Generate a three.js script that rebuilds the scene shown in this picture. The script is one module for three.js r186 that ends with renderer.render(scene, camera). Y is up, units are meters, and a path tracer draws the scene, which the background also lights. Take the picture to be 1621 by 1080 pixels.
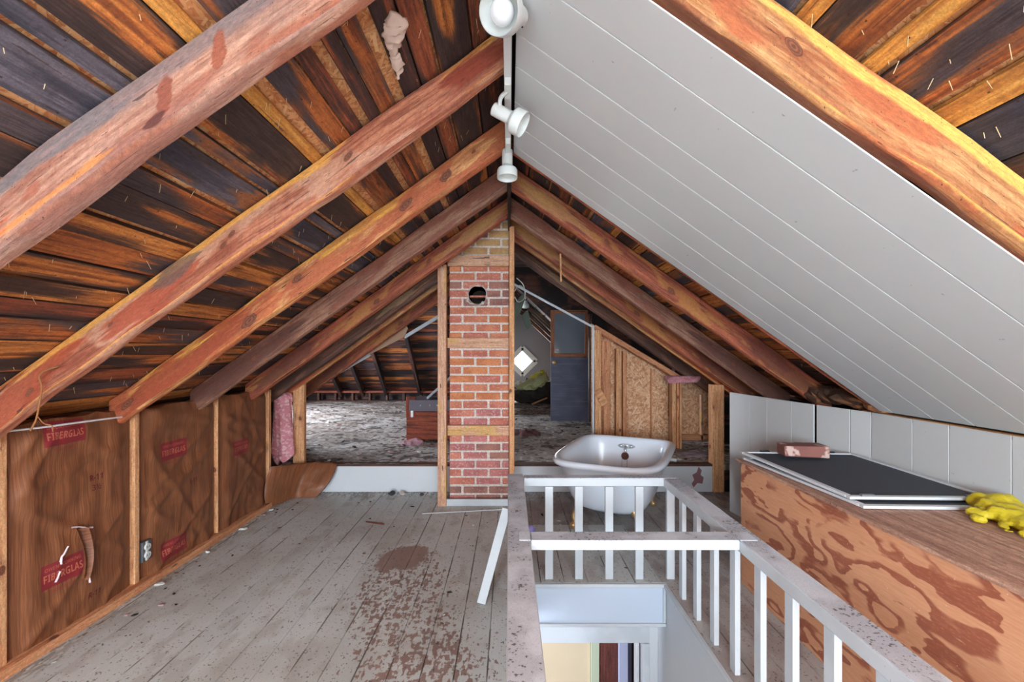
import * as THREE from 'three';
import { RoundedBoxGeometry } from 'three/addons/geometries/RoundedBoxGeometry.js';
import { mergeGeometries, toCreasedNormals } from 'three/addons/utils/BufferGeometryUtils.js';
import { MarchingCubes } from 'three/addons/objects/MarchingCubes.js';
import { RectAreaLightUniformsLib } from 'three/addons/lights/RectAreaLightUniformsLib.js';
import { Brush, Evaluator, SUBTRACTION } from 'three-bvh-csg';

// ------------------------------------------------------------------ camera, sky, lights, exposure
RectAreaLightUniformsLib.init();
const scene = new THREE.Scene();
const EYE = 1.21, FOC = 700, VX = 806, VY = 558;               // eye height (m), focal length and vanishing point of the photograph (px)
const camera = new THREE.PerspectiveCamera(2 * Math.atan(540 / FOC) * 180 / Math.PI, 1621 / 1080, 0.05, 60);
camera.position.set(0, EYE, 0);
camera.lookAt(0, EYE, -1);
camera.setViewOffset(1621, 1080, 810.5 - VX, 540 - VY, 1621, 1080);
scene.add(camera);
scene.background = new THREE.Color(1.9, 2.0, 2.15);
const renderer = new THREE.WebGLRenderer();
renderer.toneMapping = THREE.LinearToneMapping;
renderer.toneMappingExposure = 1.25;
renderer.shadowMap.enabled = true;

function windowLight(x, y, z, w, h, tx, ty, tz, color, intensity) {
  const l = new THREE.RectAreaLight(color, intensity, w, h);
  l.position.set(x, y, z); l.lookAt(tx, ty, tz); scene.add(l); return l;
}
const DAY = new THREE.Color(0.77, 0.985, 1.13);
windowLight(0, 1.2, 5.15, 1.38, 0.86, 0, 1.2, 0, DAY, 30);                                               // wide window of the gable behind the camera
for (const c of [-1, 1]) windowLight(c * 1.05, 1.545, 3.3, 2.5, 1.05, c * 0.35, 0.58, 3.3, DAY, c < 0 ? 53 : 30);   // unseen roof window added in either slope behind the camera to brighten the room
windowLight(-4.5, 1.25, -6.2, 1.14, 0.94, 0, 1.15, -6.2, new THREE.Color(0.88, 0.96, 1.08), 46);       // window of the far wing
windowLight(0.3, 1.01, -9.95, 0.3, 0.3, 0.3, 0.9, 0, new THREE.Color(0.95, 0.98, 1), 110);               // little diamond window
windowLight(-2.55, -1.2, -1.2, 1.08, 1.18, 3, -1.2, -2.2, new THREE.Color(0.88, 0.95, 1.1), 34);        // unseen hall window, added to light the floor below

// ------------------------------------------------------------------ noise and textures
const sRGB = (r, g, b) => new THREE.Color().setRGB(r / 255, g / 255, b / 255, THREE.SRGBColorSpace);
function rng(seed) { let s = seed | 0; return () => { s = (s + 0x6d2b79f5) | 0; let t = Math.imul(s ^ (s >>> 15), 1 | s); t = (t + Math.imul(t ^ (t >>> 7), 61 | t)) ^ t; return ((t ^ (t >>> 14)) >>> 0) / 4294967296; }; }
function hash(x, y, s) { let h = Math.imul(x, 374761393) + Math.imul(y, 668265263) + Math.imul(s, 974634777); h = Math.imul(h ^ (h >>> 13), 1274126177); return ((h ^ (h >>> 16)) >>> 0) / 4294967296; }
function vn(x, y, px, py, s) {
  const ix = Math.floor(x), iy = Math.floor(y), fx = x - ix, fy = y - iy, a = fx * fx * (3 - 2 * fx), b = fy * fy * (3 - 2 * fy);
  const x0 = ((ix % px) + px) % px, x1 = (x0 + 1) % px, y0 = ((iy % py) + py) % py, y1 = (y0 + 1) % py;
  const h00 = hash(x0, y0, s), h10 = hash(x1, y0, s), h01 = hash(x0, y1, s), h11 = hash(x1, y1, s);
  return (h00 + (h10 - h00) * a) * (1 - b) + (h01 + (h11 - h01) * a) * b;
}
// u, v in 0..1; nx, ny whole cells, so that the pattern repeats
function fbm(u, v, nx, ny, oct, s) { let t = 0, a = 0.5, n = 0; for (let i = 0; i < oct; i++) { t += a * vn(u * nx, v * ny, nx, ny, s + i * 17); n += a; a *= 0.5; nx *= 2; ny *= 2; } return t / n; }
const n1 = (x, s) => { const i = Math.floor(x), f = x - i, a = f * f * (3 - 2 * f); return (hash(i, 7, s) * (1 - a) + hash(i + 1, 7, s) * a) * 2 - 1; };
const mix = (a, b, t) => a + (b - a) * t;
const mix3 = (a, b, t) => [mix(a[0], b[0], t), mix(a[1], b[1], t), mix(a[2], b[2], t)];
const sst = (a, b, x) => { const t = Math.min(1, Math.max(0, (x - a) / (b - a))); return t * t * (3 - 2 * t); };
function tex(w, h, fn) {
  const d = new Uint8Array(w * h * 4);
  for (let y = 0; y < h; y++) for (let x = 0; x < w; x++) {
    const c = fn((x + 0.5) / w, (y + 0.5) / h, x, y), i = (y * w + x) * 4;
    d[i] = Math.max(0, Math.min(255, c[0])); d[i + 1] = Math.max(0, Math.min(255, c[1])); d[i + 2] = Math.max(0, Math.min(255, c[2])); d[i + 3] = 255;
  }
  const t = new THREE.DataTexture(d, w, h); t.colorSpace = THREE.SRGBColorSpace; t.wrapS = t.wrapT = THREE.RepeatWrapping;
  t.magFilter = THREE.LinearFilter; t.minFilter = THREE.LinearMipmapLinearFilter; t.generateMipmaps = true; t.needsUpdate = true; return t;
}
function canvasTex(w, h, draw) {
  const c = document.createElement('canvas'); c.width = w; c.height = h; const g = c.getContext('2d'); draw(g, w, h);
  const t = new THREE.CanvasTexture(c); t.colorSpace = THREE.SRGBColorSpace; t.wrapS = t.wrapT = THREE.RepeatWrapping; return t;
}
function mat(o, len = 1, wid = 1, rough = 0.8) {
  const m = new THREE.MeshStandardMaterial({ roughness: rough, metalness: 0, ...o }); m.userData.size = [len, wid]; return m;
}
const plain = (r, g, b, rough = 0.8, o = {}) => mat({ color: sRGB(r, g, b), ...o }, 1, 1, rough);

// sawn timber; len x wid metres per repeat; knots [u, v, radius in m]; wane: yellow band along the v range
function woodTex({ w = 1024, h = 128, len = 2.4, wid = 0.25, seed = 1, light, mid, dark, stain = 0, stainAt = 0.55, stainCol = [28, 22, 24], second = null, secondAt = 0.6, knots = [], band = null, rings = 26, marks = [] }) {
  const nl = Math.max(2, Math.round(len * 2)), nw = Math.max(2, Math.round(wid * 14));
  return tex(w, h, (u, v) => {
    let y = v, halo = 0, core = 0, kring = 0;
    for (const [ku, kv, kr] of knots) {
      const dx = (u - ku) * len / 1.45, dy = (v - kv) * wid, d = Math.hypot(dx, dy) / kr * (0.82 + 0.36 * vn(u * len * 60, v * wid * 60, 9999, 9999, seed + 7));
      if (d < 4) { y += (dy >= 0 ? 1 : -1) * kr / wid * 0.7 * Math.exp(-d * d * 0.5); halo = Math.max(halo, Math.exp(-d * 0.9)); core = Math.max(core, 1 - sst(0.85, 1.05, d)); if (d < 1.25) kring = 0.5 + 0.5 * Math.sin(d * 14) + sst(0.7, 1.0, d); }
    }
    const warp = fbm(u, v, nl, nw, 3, seed) - 0.5;
    const saw = fbm(u, v, Math.round(len * 130), 5, 2, seed + 88);
    const ring = 0.5 + 0.5 * Math.sin(6.283 * (y * wid * rings + warp * 3.2));
    const fine = fbm(u, y, nl * 9, Math.round(wid * 420), 2, seed + 5);
    const streak = fbm(u, y, nl * 3, Math.max(4, Math.round(wid * 110)), 3, seed + 15);
    const blotch = fbm(u, v, nl * 2, nw * 2, 4, seed + 9);
    let c = mix3(light, mid, Math.min(1, 0.15 + ring * 0.45 + fine * 0.5));
    c = mix3(c, dark, sst(0.45, 0.85, blotch) * 0.55 + sst(0.62, 0.8, fine) * 0.35);
    c = mix3(c, dark, sst(0.62, 0.8, saw) * 0.18 + sst(0.5, 0.72, streak) * 0.5); c = mix3(c, light, sst(0.5, 0.25, streak) * 0.35);
    if (second) { const e = fbm(u, v, nl * 2, nw, 5, seed + 31); c = mix3(c, second, sst(secondAt - 0.06, secondAt + 0.06, e) * 0.85); }
    if (band) { const e = (fbm(u, v, nl * 2, 3, 4, seed + 41) - 0.5) * 0.5; const k = sst(band.from - 0.02, band.from + 0.04, v + e * band.rag) * (1 - sst(band.to, band.to + 0.02, v)) * sst(band.cut - 0.04, band.cut + 0.04, fbm(u, v, nl, 2, 3, seed + 47)); c = mix3(c, mix3(band.col, c, fine * 0.35), k); }
    if (stain) { const e = fbm(u, v, nl, nw, 5, seed + 61) + (fine - 0.5) * 0.14; const q = 0.6 + fine * 0.85 + (blotch - 0.5) * 0.5; c = mix3(c, [stainCol[0] * q, stainCol[1] * q, stainCol[2] * q], sst(stainAt - 0.08, stainAt + 0.09, e) * stain); }
    for (const [mu, mv, ml, mw, col, k] of marks) { const dx = (u - mu) * len / ml, dy = (v - mv) * wid / mw, d = Math.hypot(dx, dy) + (blotch - 0.5) * 1.5 + (streak - 0.5) * 0.8; c = mix3(c, col, (1 - sst(0.75, 1.05, d)) * k); }
    c = mix3(c, [112, 44, 22], halo * 0.6);
    c = mix3(c, mix3([138, 80, 54], [62, 34, 26], Math.min(1, kring * 0.6)), core * 0.9);
    const pit = hash(Math.floor(u * w / 2), Math.floor(v * h / 2), seed + 99);
    const s = (0.9 + 0.2 * hash(Math.floor(u * w), Math.floor(v * h), seed + 77)) * (0.88 + 0.24 * fbm(u, v, Math.round(len * 90), Math.round(wid * 260), 2, seed + 79));
    if (vn(u * nl * 5, v * wid * 160, nl * 5, 99999, seed + 83) > 0.93) c = mix3(c, [44, 28, 24], 0.55);
    if (pit > 0.9985) c = mix3(c, [25, 18, 16], 0.7);
    return [c[0] * s, c[1] * s, c[2] * s];
  });
}
const woodMat = (o, rough = 0.75, bump = 0.0012) => { const t = woodTex(o); return mat({ map: t, bumpMap: t, bumpScale: bump }, o.len ?? 2.4, o.wid ?? 0.25, rough); };

// ------------------------------------------------------------------ object helpers
const taken = new Map();
function numbered(n) { const k = taken.get(n) ?? 0; taken.set(n, k + 1); return k ? n + '_' + String(k).padStart(3, '0') : n; }
function shade(m) { m.castShadow = true; m.receiveShadow = true; return m; }
function part(name, geo, material, parent) { const m = shade(new THREE.Mesh(geo, material)); m.name = name; parent.add(m); return m; }
function tag(o, label, category, group) { o.userData.label = label; o.userData.category = category; if (group) o.userData.group = group; return o; }
function thing(name, label, category, group) { const g = new THREE.Group(); g.name = numbered(name); scene.add(g); return tag(g, label, category, group); }
function struct(name, label) { const g = new THREE.Group(); g.name = name; scene.add(g); g.userData.kind = 'structure'; if (label) g.userData.label = label; return g; }
function solo(name, geo, material, label, category, group) {
  geo.computeBoundingBox(); const b = geo.boundingBox, c = new THREE.Vector3((b.min.x + b.max.x) / 2, b.min.y, (b.min.z + b.max.z) / 2);
  geo.translate(-c.x, -c.y, -c.z); const m = shade(new THREE.Mesh(geo, material)); m.name = numbered(name); m.position.copy(c); scene.add(m); return tag(m, label, category, group);
}
function settle(g) {        // move a group's origin to the base of the thing
  const b = new THREE.Box3().setFromObject(g), c = new THREE.Vector3((b.min.x + b.max.x) / 2, b.min.y, (b.min.z + b.max.z) / 2);
  for (const k of g.children) k.position.sub(c);
  g.position.copy(c); return g;
}
const W = (px, py, D) => new THREE.Vector3((px - VX) * D / FOC, EYE - (py - VY) * D / FOC, -D);
let uvSeed = 1;
function uvm(geo, axis, material, jitter = true) {   // texture along the grain axis, sizes in metres
  const g = geo.index ? geo.toNonIndexed() : geo, p = g.attributes.position, [L, V] = material.userData.size ?? [1, 1];
  const o = jitter ? [hash(uvSeed, 1, 3), hash(uvSeed, 2, 3)] : [0, 0]; uvSeed++;
  const uv = new Float32Array(p.count * 2), a = new THREE.Vector3(), b = new THREE.Vector3(), c = new THREE.Vector3();
  for (let i = 0; i < p.count; i += 3) {
    a.fromBufferAttribute(p, i); b.fromBufferAttribute(p, i + 1); c.fromBufferAttribute(p, i + 2);
    const n = b.clone().sub(a).cross(c.clone().sub(a)), m = [Math.abs(n.x), Math.abs(n.y), Math.abs(n.z)], d = m.indexOf(Math.max(...m));
    let ua, va; const rest = [0, 1, 2].filter((k) => k !== d);
    if (rest.includes(axis)) { ua = axis; va = rest.find((k) => k !== axis); } else { [ua, va] = rest; }
    [a, b, c].forEach((q, k) => { const e = [q.x, q.y, q.z]; uv[(i + k) * 2] = e[ua] / L + o[0] + (rest.includes(axis) ? 0 : 0.5); uv[(i + k) * 2 + 1] = e[va] / V + o[1] + d * 0.31; });
  }
  g.setAttribute('uv', new THREE.BufferAttribute(uv, 2)); return g;
}
function bar(x0, x1, y0, y1, z0, z1, material, r = 0.003, axis = -1) {   // chamfered box in place
  const w = x1 - x0, h = y1 - y0, d = z1 - z0;
  const g = r > 0 ? new RoundedBoxGeometry(w, h, d, 1, Math.min(r, w / 2.01, h / 2.01, d / 2.01)) : new THREE.BoxGeometry(w, h, d);
  const ax = axis >= 0 ? axis : [w, h, d].indexOf(Math.max(w, h, d));
  const u = uvm(g, ax, material); return u.translate((x0 + x1) / 2, (y0 + y1) / 2, (z0 + z1) / 2);
}
function strut(p, q, w, h, material, r = 0.003, up = new THREE.Vector3(0, 1, 0)) {   // box from p to q; w sideways, h along up
  const d = q.clone().sub(p), L = d.length(); d.normalize();
  const s = new THREE.Vector3().crossVectors(d, up).normalize(), t = new THREE.Vector3().crossVectors(s, d).normalize();
  const g = uvm(r > 0 ? new RoundedBoxGeometry(L, h, w, 1, r) : new THREE.BoxGeometry(L, h, w), 0, material);
  const c = p.clone().add(q).multiplyScalar(0.5);
  return g.applyMatrix4(new THREE.Matrix4().makeBasis(d, t, s).setPosition(c));
}
function tube(pts, r, seg = 24, rad = 6) { return new THREE.TubeGeometry(new THREE.CatmullRomCurve3(pts.map((p) => (p.isVector3 ? p : new THREE.Vector3(...p)))), seg, r, rad, false); }
function aim(geo, dir, at) { return geo.applyQuaternion(new THREE.Quaternion().setFromUnitVectors(new THREE.Vector3(0, 1, 0), dir.clone().normalize())).translate(at.x, at.y, at.z); }
function poly(pts, D0, D1) {      // outline in X, Y extruded from depth D0 to D1
  const s = new THREE.Shape(pts.map(([x, y]) => new THREE.Vector2(x, y)));
  return new THREE.ExtrudeGeometry(s, { depth: D1 - D0, bevelEnabled: false }).translate(0, 0, -D1);
}
function sdf(fn, min, max, res = 48) {
  const mc = new MarchingCubes(res, new THREE.MeshBasicMaterial(), false, false, 60000); mc.isolation = 0;
  for (let k = 0; k < res; k++) for (let j = 0; j < res; j++) for (let i = 0; i < res; i++) {
    const f = (n, a) => min[a] + (max[a] - min[a]) * n / res;
    mc.field[i + j * res + k * res * res] = -fn(f(i, 0), f(j, 1), f(k, 2));
  }
  mc.update();
  const n = mc.count, P = new Float32Array(mc.positionArray.subarray(0, n * 3)), N = new Float32Array(mc.normalArray.subarray(0, n * 3));
  for (let i = 0; i < n; i++) for (let a = 0; a < 3; a++) P[i * 3 + a] = min[a] + (P[i * 3 + a] + 1) / 2 * (max[a] - min[a]);
  const g = new THREE.BufferGeometry(); g.setAttribute('position', new THREE.BufferAttribute(P, 3)); g.setAttribute('normal', new THREE.BufferAttribute(N, 3)); return g;
}
function lumpy(geo, amp, freq, seed) {
  const p = geo.attributes.position;
  for (let i = 0; i < p.count; i++) {
    const x = p.getX(i), y = p.getY(i), z = p.getZ(i), k = (o) => (vn(x * freq + 50 + o, y * freq + z * freq * 0.73 + 50, 997, 997, seed + o) - 0.5 + vn(z * freq + 50, y * freq + x * 0.5 * freq + 50, 997, 997, seed + o + 3) - 0.5) * amp;
    p.setXYZ(i, x + k(0), y + k(11), z + k(23));
  }
  geo.computeVertexNormals(); return geo;
}
const V3 = (x, y, z) => new THREE.Vector3(x, y, z);

// ------------------------------------------------------------------ materials
const R = [];   // roof boards
const rb = (o) => R.push(woodMat({ w: 1536, h: 128, len: 3.2, wid: 0.22, ...o }, 0.72, 0.0015));
rb({ seed: 11, light: [214, 136, 66], mid: [164, 88, 40], dark: [96, 46, 26], stain: 0.94, stainAt: 0.495, stainCol: [52, 40, 40] });
rb({ seed: 23, light: [198, 116, 56], mid: [150, 78, 38], dark: [84, 40, 26], stain: 0.92, stainAt: 0.48, stainCol: [58, 52, 58] });
rb({ seed: 37, light: [220, 146, 72], mid: [180, 106, 50], dark: [120, 62, 30], stain: 0.9, stainAt: 0.54, stainCol: [58, 38, 34] });
rb({ seed: 41, light: [178, 98, 58], mid: [138, 68, 42], dark: [84, 40, 30], stain: 0.92, stainAt: 0.5, stainCol: [50, 36, 36] });
rb({ seed: 53, light: [112, 104, 112], mid: [86, 80, 90], dark: [56, 52, 60], second: [150, 88, 50], secondAt: 0.62, stain: 0.8, stainAt: 0.56, stainCol: [46, 44, 54] });
rb({ seed: 67, light: [230, 172, 88], mid: [204, 136, 60], dark: [150, 86, 38], stain: 0.7, stainAt: 0.64, stainCol: [74, 46, 32] });
// rafter textures are laid out over the whole length: u 0..1 from ridge to eave, v 0..0.66 the face, 0.7..0.95 the underside
function rafterMat(o) {
  const t = woodTex({ w: 2048, h: 256, len: 2.5, wid: 0.24, rings: 20, ...o });
  return mat({ map: t, bumpMap: t, bumpScale: 0.0012 }, 1, 1, 0.68);
}
const RM = {
  pink: rafterMat({ seed: 101, light: [188, 146, 124], mid: [164, 116, 94], dark: [130, 78, 62], second: [150, 88, 66], secondAt: 0.56, stain: 0.35, stainAt: 0.6, stainCol: [120, 92, 90], band: { from: 0.46, to: 0.68, rag: 0.4, cut: 0.3, col: [116, 102, 100] },
    knots: [], marks: [[0.375, 0.26, 0.022, 0.055, [128, 66, 48], 0.85], [0.385, 0.1, 0.035, 0.02, [84, 40, 34], 0.85], [0.315, 0.34, 0.018, 0.06, [142, 72, 50], 0.8], [0.5, 0.12, 0.2, 0.015, [206, 126, 62], 0.7], [0.52, 0.3, 0.04, 0.02, [150, 80, 60], 0.6], [0.66, 0.18, 0.3, 0.08, [178, 84, 54], 0.8], [0.47, 0.5, 0.2, 0.03, [110, 98, 98], 0.8]] }),
  red: rafterMat({ seed: 113, light: [198, 132, 100], mid: [168, 98, 70], dark: [118, 56, 38], second: [190, 140, 114], secondAt: 0.54, stain: 0.4, stainAt: 0.6, stainCol: [112, 52, 40], band: { from: 0.52, to: 0.69, rag: 0.3, cut: 0.46, col: [218, 156, 70] },
    knots: [[0.285, 0.36, 0.016], [0.495, 0.42, 0.011], [0.51, 0.34, 0.011], [0.715, 0.36, 0.008], [0.86, 0.22, 0.012]], marks: [[0.05, 0.3, 0.16, 0.06, [128, 44, 24], 0.75], [0.66, 0.28, 0.3, 0.07, [156, 64, 40], 0.75], [0.9, 0.3, 0.35, 0.09, [158, 66, 40], 0.75], [0.6, 0.5, 0.12, 0.03, [104, 84, 76], 0.7], [0.78, 0.2, 0.1, 0.02, [122, 50, 34], 0.5]] }),
  knotty: rafterMat({ seed: 127, light: [230, 178, 122], mid: [204, 136, 80], dark: [150, 78, 42], second: [178, 92, 58], secondAt: 0.52, stain: 0.4, stainAt: 0.62, stainCol: [126, 60, 36], band: { from: 0.4, to: 0.69, rag: 0.45, cut: 0.4, col: [226, 172, 72] },
    knots: [[0.083, 0.42, 0.009], [0.153, 0.34, 0.026], [0.254, 0.33, 0.027], [0.527, 0.4, 0.02], [0.647, 0.22, 0.032], [0.955, 0.3, 0.024]], marks: [[0.82, 0.3, 0.42, 0.09, [150, 64, 38], 0.8], [0.6, 0.3, 0.1, 0.06, [190, 78, 46], 0.5]] }),
  brown: rafterMat({ seed: 131, light: [168, 122, 96], mid: [136, 92, 72], dark: [98, 58, 48], second: [128, 72, 54], secondAt: 0.6, marks: [[0.85, 0.3, 0.5, 0.09, [84, 46, 38], 0.7]], knots: [[0.4, 0.4, 0.016], [0.8, 0.3, 0.016]] }),
  redbrown: rafterMat({ seed: 149, light: [190, 108, 72], mid: [154, 76, 50], dark: [104, 46, 34], second: [176, 116, 60], secondAt: 0.58, knots: [[0.5, 0.3, 0.02], [0.3, 0.4, 0.014]], marks: [[0.12, 0.3, 0.4, 0.07, [172, 130, 78], 0.65], [0.85, 0.3, 0.4, 0.08, [88, 42, 34], 0.65]] }),
  dark: rafterMat({ seed: 157, light: [132, 88, 64], mid: [98, 60, 46], dark: [60, 36, 30], second: [74, 46, 36], secondAt: 0.5, marks: [[0.25, 0.35, 0.3, 0.04, [176, 148, 108], 0.55]] }),
  golden: rafterMat({ seed: 163, light: [212, 164, 112], mid: [184, 126, 76], dark: [140, 78, 44], second: [176, 94, 58], secondAt: 0.5, stain: 0.35, stainAt: 0.62, stainCol: [120, 64, 44], band: { from: 0.48, to: 0.69, rag: 0.5, cut: 0.36, col: [232, 186, 92] }, knots: [[0.305, 0.34, 0.017], [0.17, 0.45, 0.012]],
    marks: [[0.32, 0.88, 0.9, 0.035, [88, 46, 32], 0.7], [0.8, 0.3, 0.25, 0.09, [176, 78, 42], 0.7], [0.92, 0.3, 0.2, 0.09, [158, 60, 34], 0.8]] }),
};
const lumber = woodMat({ w: 1024, h: 128, len: 1.6, wid: 0.2, seed: 211, light: [232, 180, 134], mid: [210, 150, 102], dark: [188, 122, 80], rings: 34, knots: [[0.2, 0.5, 0.012], [0.63, 0.3, 0.01], [0.85, 0.7, 0.013]] });
const lumberOrange = woodMat({ w: 1024, h: 128, len: 1.6, wid: 0.2, seed: 223, light: [224, 164, 120], mid: [202, 136, 94], dark: [176, 106, 70], rings: 34, knots: [[0.4, 0.5, 0.012], [0.8, 0.3, 0.01]] });
const lumberPale = woodMat({ w: 1024, h: 128, len: 1.6, wid: 0.2, seed: 229, light: [226, 182, 150], mid: [198, 148, 118], dark: [178, 126, 100], rings: 30, second: [206, 160, 96], secondAt: 0.6, knots: [[0.3, 0.5, 0.012]] });
const oldWood = woodMat({ w: 1024, h: 128, len: 1.6, wid: 0.2, seed: 233, light: [120, 82, 64], mid: [88, 56, 44], dark: [54, 34, 28], stain: 0.7, stainAt: 0.6 });
const redWood = woodMat({ w: 1024, h: 128, len: 1.6, wid: 0.2, seed: 239, light: [178, 92, 60], mid: [142, 62, 40], dark: [92, 36, 26], stain: 0.5, stainAt: 0.62 });
const dimWood = woodMat({ w: 1024, h: 128, len: 1.6, wid: 0.3, seed: 241, light: [116, 72, 56], mid: [84, 50, 40], dark: [52, 32, 28], stain: 0.8, stainAt: 0.5, stainCol: [26, 22, 22] });

const osbTex = canvasTex(1024, 1024, (g, w, h) => {
  const r = rng(77); g.fillStyle = 'rgb(222,168,128)'; g.fillRect(0, 0, w, h);
  for (let i = 0; i < 5200; i++) {
    const x = r() * w, y = r() * h, a = r() * Math.PI, l = 20 + r() * 90, b = 5 + r() * 16, t = r();
    const c = t < 0.42 ? [238, 190, 150] : t < 0.7 ? [218, 160, 118] : t < 0.88 ? [196, 130, 92] : [246, 212, 176];
    g.save(); g.translate(x, y); g.rotate(a); g.fillStyle = `rgba(${c[0]},${c[1]},${c[2]},0.8)`; g.fillRect(-l / 2, -b / 2, l, b);
    g.strokeStyle = 'rgba(110,58,34,0.45)'; g.lineWidth = 1; g.beginPath(); g.moveTo(-l / 2, b / 2); g.lineTo(l / 2, b / 2); g.stroke(); g.restore();
  }
});
const osb = mat({ map: osbTex, bumpMap: osbTex, bumpScale: 0.001 }, 0.9, 0.9, 0.85);
const osbPale = mat({ map: osbTex, bumpMap: osbTex, bumpScale: 0.001, color: sRGB(255, 235, 205) }, 0.7, 0.7, 0.8);

// worn grey floor paint over 3.9 x 3.9 m: X -1.95..1.95, depth 0.4..4.3
const FX = -1.95, FD = 0.4, FS = 3.9, PW = 0.1245;
const floorTex = tex(2048, 2048, (u, v) => {
  const X = FX + u * FS, D = FD + v * FS, b = Math.floor((X - FX) / PW), tone = (hash(b, 3, 5) - 0.5) * 12;
  const big = fbm(u, v, 9, 9, 4, 5), mid = fbm(u, v, 60, 30, 4, 6), fleck = fbm(u, v, 420, 150, 3, 7), cross = fbm(u, v, 160, 260, 3, 8), fine = hash(Math.floor(u * 2048), Math.floor(v * 2048), 9);
  let c = [205 + tone, 207 + tone, 205 + tone];
  c = mix3(c, [180, 176, 170], sst(0.45, 0.75, big) * 0.6);
  c = mix3(c, [166, 156, 148], sst(0.55, 0.75, mid) * 0.35);
  // bare brown boards where feet have worn the paint
  const ax = -0.66 + (2.8 - D) * 0.26, lat = Math.abs(X - ax) / (0.2 + (2.8 - D) * 0.11);
  let wear = (1 - sst(0.55, 1.15, lat + (big - 0.5) * 0.9)) * sst(1.2, 1.5, D) * (1 - sst(2.68, 2.84, D + (mid - 0.5) * 0.3));
  const solid = (1 - sst(0.75, 1.0, Math.hypot((X + 0.62) / 0.15, (D - 2.6) / 0.17) + (mid - 0.5) * 0.8));
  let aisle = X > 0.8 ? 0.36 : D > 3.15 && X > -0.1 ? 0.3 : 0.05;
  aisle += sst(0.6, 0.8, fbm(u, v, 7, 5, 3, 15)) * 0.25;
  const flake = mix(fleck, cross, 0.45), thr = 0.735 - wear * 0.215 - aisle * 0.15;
  const bare = Math.max(sst(thr, thr + 0.03, flake), solid * sst(0.2, 0.32, flake + 0.1));
  c = mix3(c, mix3([158, 126, 116], [128, 100, 92], mid), bare * 0.85);
  if (X > 0.8 || (D > 3.1 && X > -0.05)) c = mix3(c, [146, 130, 126], 0.35 + 0.3 * sst(0.4, 0.6, mid));  // shade of the right aisle and under the tub painted in, with worn paint
  const edge = Math.abs(((X - FX) / PW) - Math.round((X - FX) / PW)) * PW;
  c = mix3(c, [104, 92, 84], (1 - sst(0.001, 0.005, edge)) * sst(0.5, 0.62, fbm(u, v, 60, 24, 3, 21)) * 0.7);
  const dirt = fbm(u, v, 500, 500, 2, 31); if (dirt > 0.8) c = mix3(c, [60, 52, 50], 0.6);
  const wallTone = sst(-1.74, -1.86, X + (mid - 0.5) * 0.12) + sst(3.6, 3.8, D + (mid - 0.5) * 0.3); c = mix3(c, [96, 84, 76], Math.min(0.55, wallTone * 0.5) * sst(0.35, 0.6, fleck));  // flecked darker tone towards the left wall and the step
  const s = 0.96 + fine * 0.08; return [c[0] * s, c[1] * s, c[2] * s];
});
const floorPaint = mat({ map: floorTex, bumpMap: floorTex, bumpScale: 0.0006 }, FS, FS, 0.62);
function floorUV(g) {          // floor paint follows the floor's own plan
  const n = g.index ? g.toNonIndexed() : g, p = n.attributes.position, uv = new Float32Array(p.count * 2);
  for (let i = 0; i < p.count; i++) { uv[i * 2] = (p.getX(i) - FX) / FS; uv[i * 2 + 1] = (-p.getZ(i) - FD) / FS + p.getY(i) * 0.5; }
  n.setAttribute('uv', new THREE.BufferAttribute(uv, 2)); return n;
}
// littered far floor: X -4.6..2.4, depth 3.8..10.8
const farTex = tex(1024, 1024, (u, v) => {
  const a = fbm(u, v, 12, 16, 5, 41), b = fbm(u, v, 30, 44, 4, 43), f = fbm(u, v, 180, 220, 3, 47), e = hash(Math.floor(u * 1024), Math.floor(v * 1024), 3);
  let c = mix3([196, 190, 184], [160, 148, 138], sst(0.35, 0.65, a)); c = mix3(c, [70, 60, 57], sst(0.57, 0.7, b + (f - 0.5) * 0.5) * 0.7); c = mix3(c, [84, 66, 58], sst(0.6, 0.66, f) * 0.7);
  c = mix3(c, [222, 218, 216], sst(0.7, 0.73, fbm(u, v, 150, 150, 2, 53)) * 0.8); const s = 0.92 + 0.16 * e; return [c[0] * s, c[1] * s, c[2] * s];
});
const farFloor = mat({ map: farTex, bumpMap: farTex, bumpScale: 0.004 }, 7, 7, 0.9);

const dustTex = tex(512, 512, (u, v) => {     // settled grit on white paint
  const a = fbm(u, v, 6, 6, 4, 61), f = fbm(u, v, 90, 90, 3, 63), e = hash(Math.floor(u * 512), Math.floor(v * 512), 5);
  let c = mix3([216, 220, 230], [184, 186, 196], sst(0.3, 0.62, a) * 0.8 + f * 0.2); c = mix3(c, [74, 68, 66], sst(0.68, 0.74, f) * 0.75 * sst(0.42, 0.6, a)); c = mix3(c, [60, 54, 52], e > 0.992 ? 0.6 : 0); const s = 0.94 + 0.1 * e; return [c[0] * s, c[1] * s, c[2] * s];
});
const dusty = mat({ map: dustTex }, 0.6, 0.6, 0.8);
const whiteTex = tex(512, 512, (u, v) => { const a = fbm(u, v, 5, 5, 4, 71), f = fbm(u, v, 120, 40, 3, 73), k = 1 - sst(0.5, 0.8, a) * 0.05; let c = [199 * k, 202 * k, 206 * k]; c = mix3(c, [150, 140, 132], sst(0.86, 0.9, f) * 0.5); return c; });
const white = mat({ map: whiteTex }, 0.8, 0.8, 0.5);
const wallWhiteTex = tex(512, 512, (u, v) => { const a = fbm(u, v, 4, 4, 4, 81), f = fbm(u, v, 90, 90, 3, 83); let c = mix3([214, 216, 220], [204, 205, 208], a); c = mix3(c, [130, 122, 118], sst(0.88, 0.91, f) * 0.6); return c; });
const wallWhite = mat({ map: wallWhiteTex }, 1.2, 1.2, 0.6);
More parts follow.
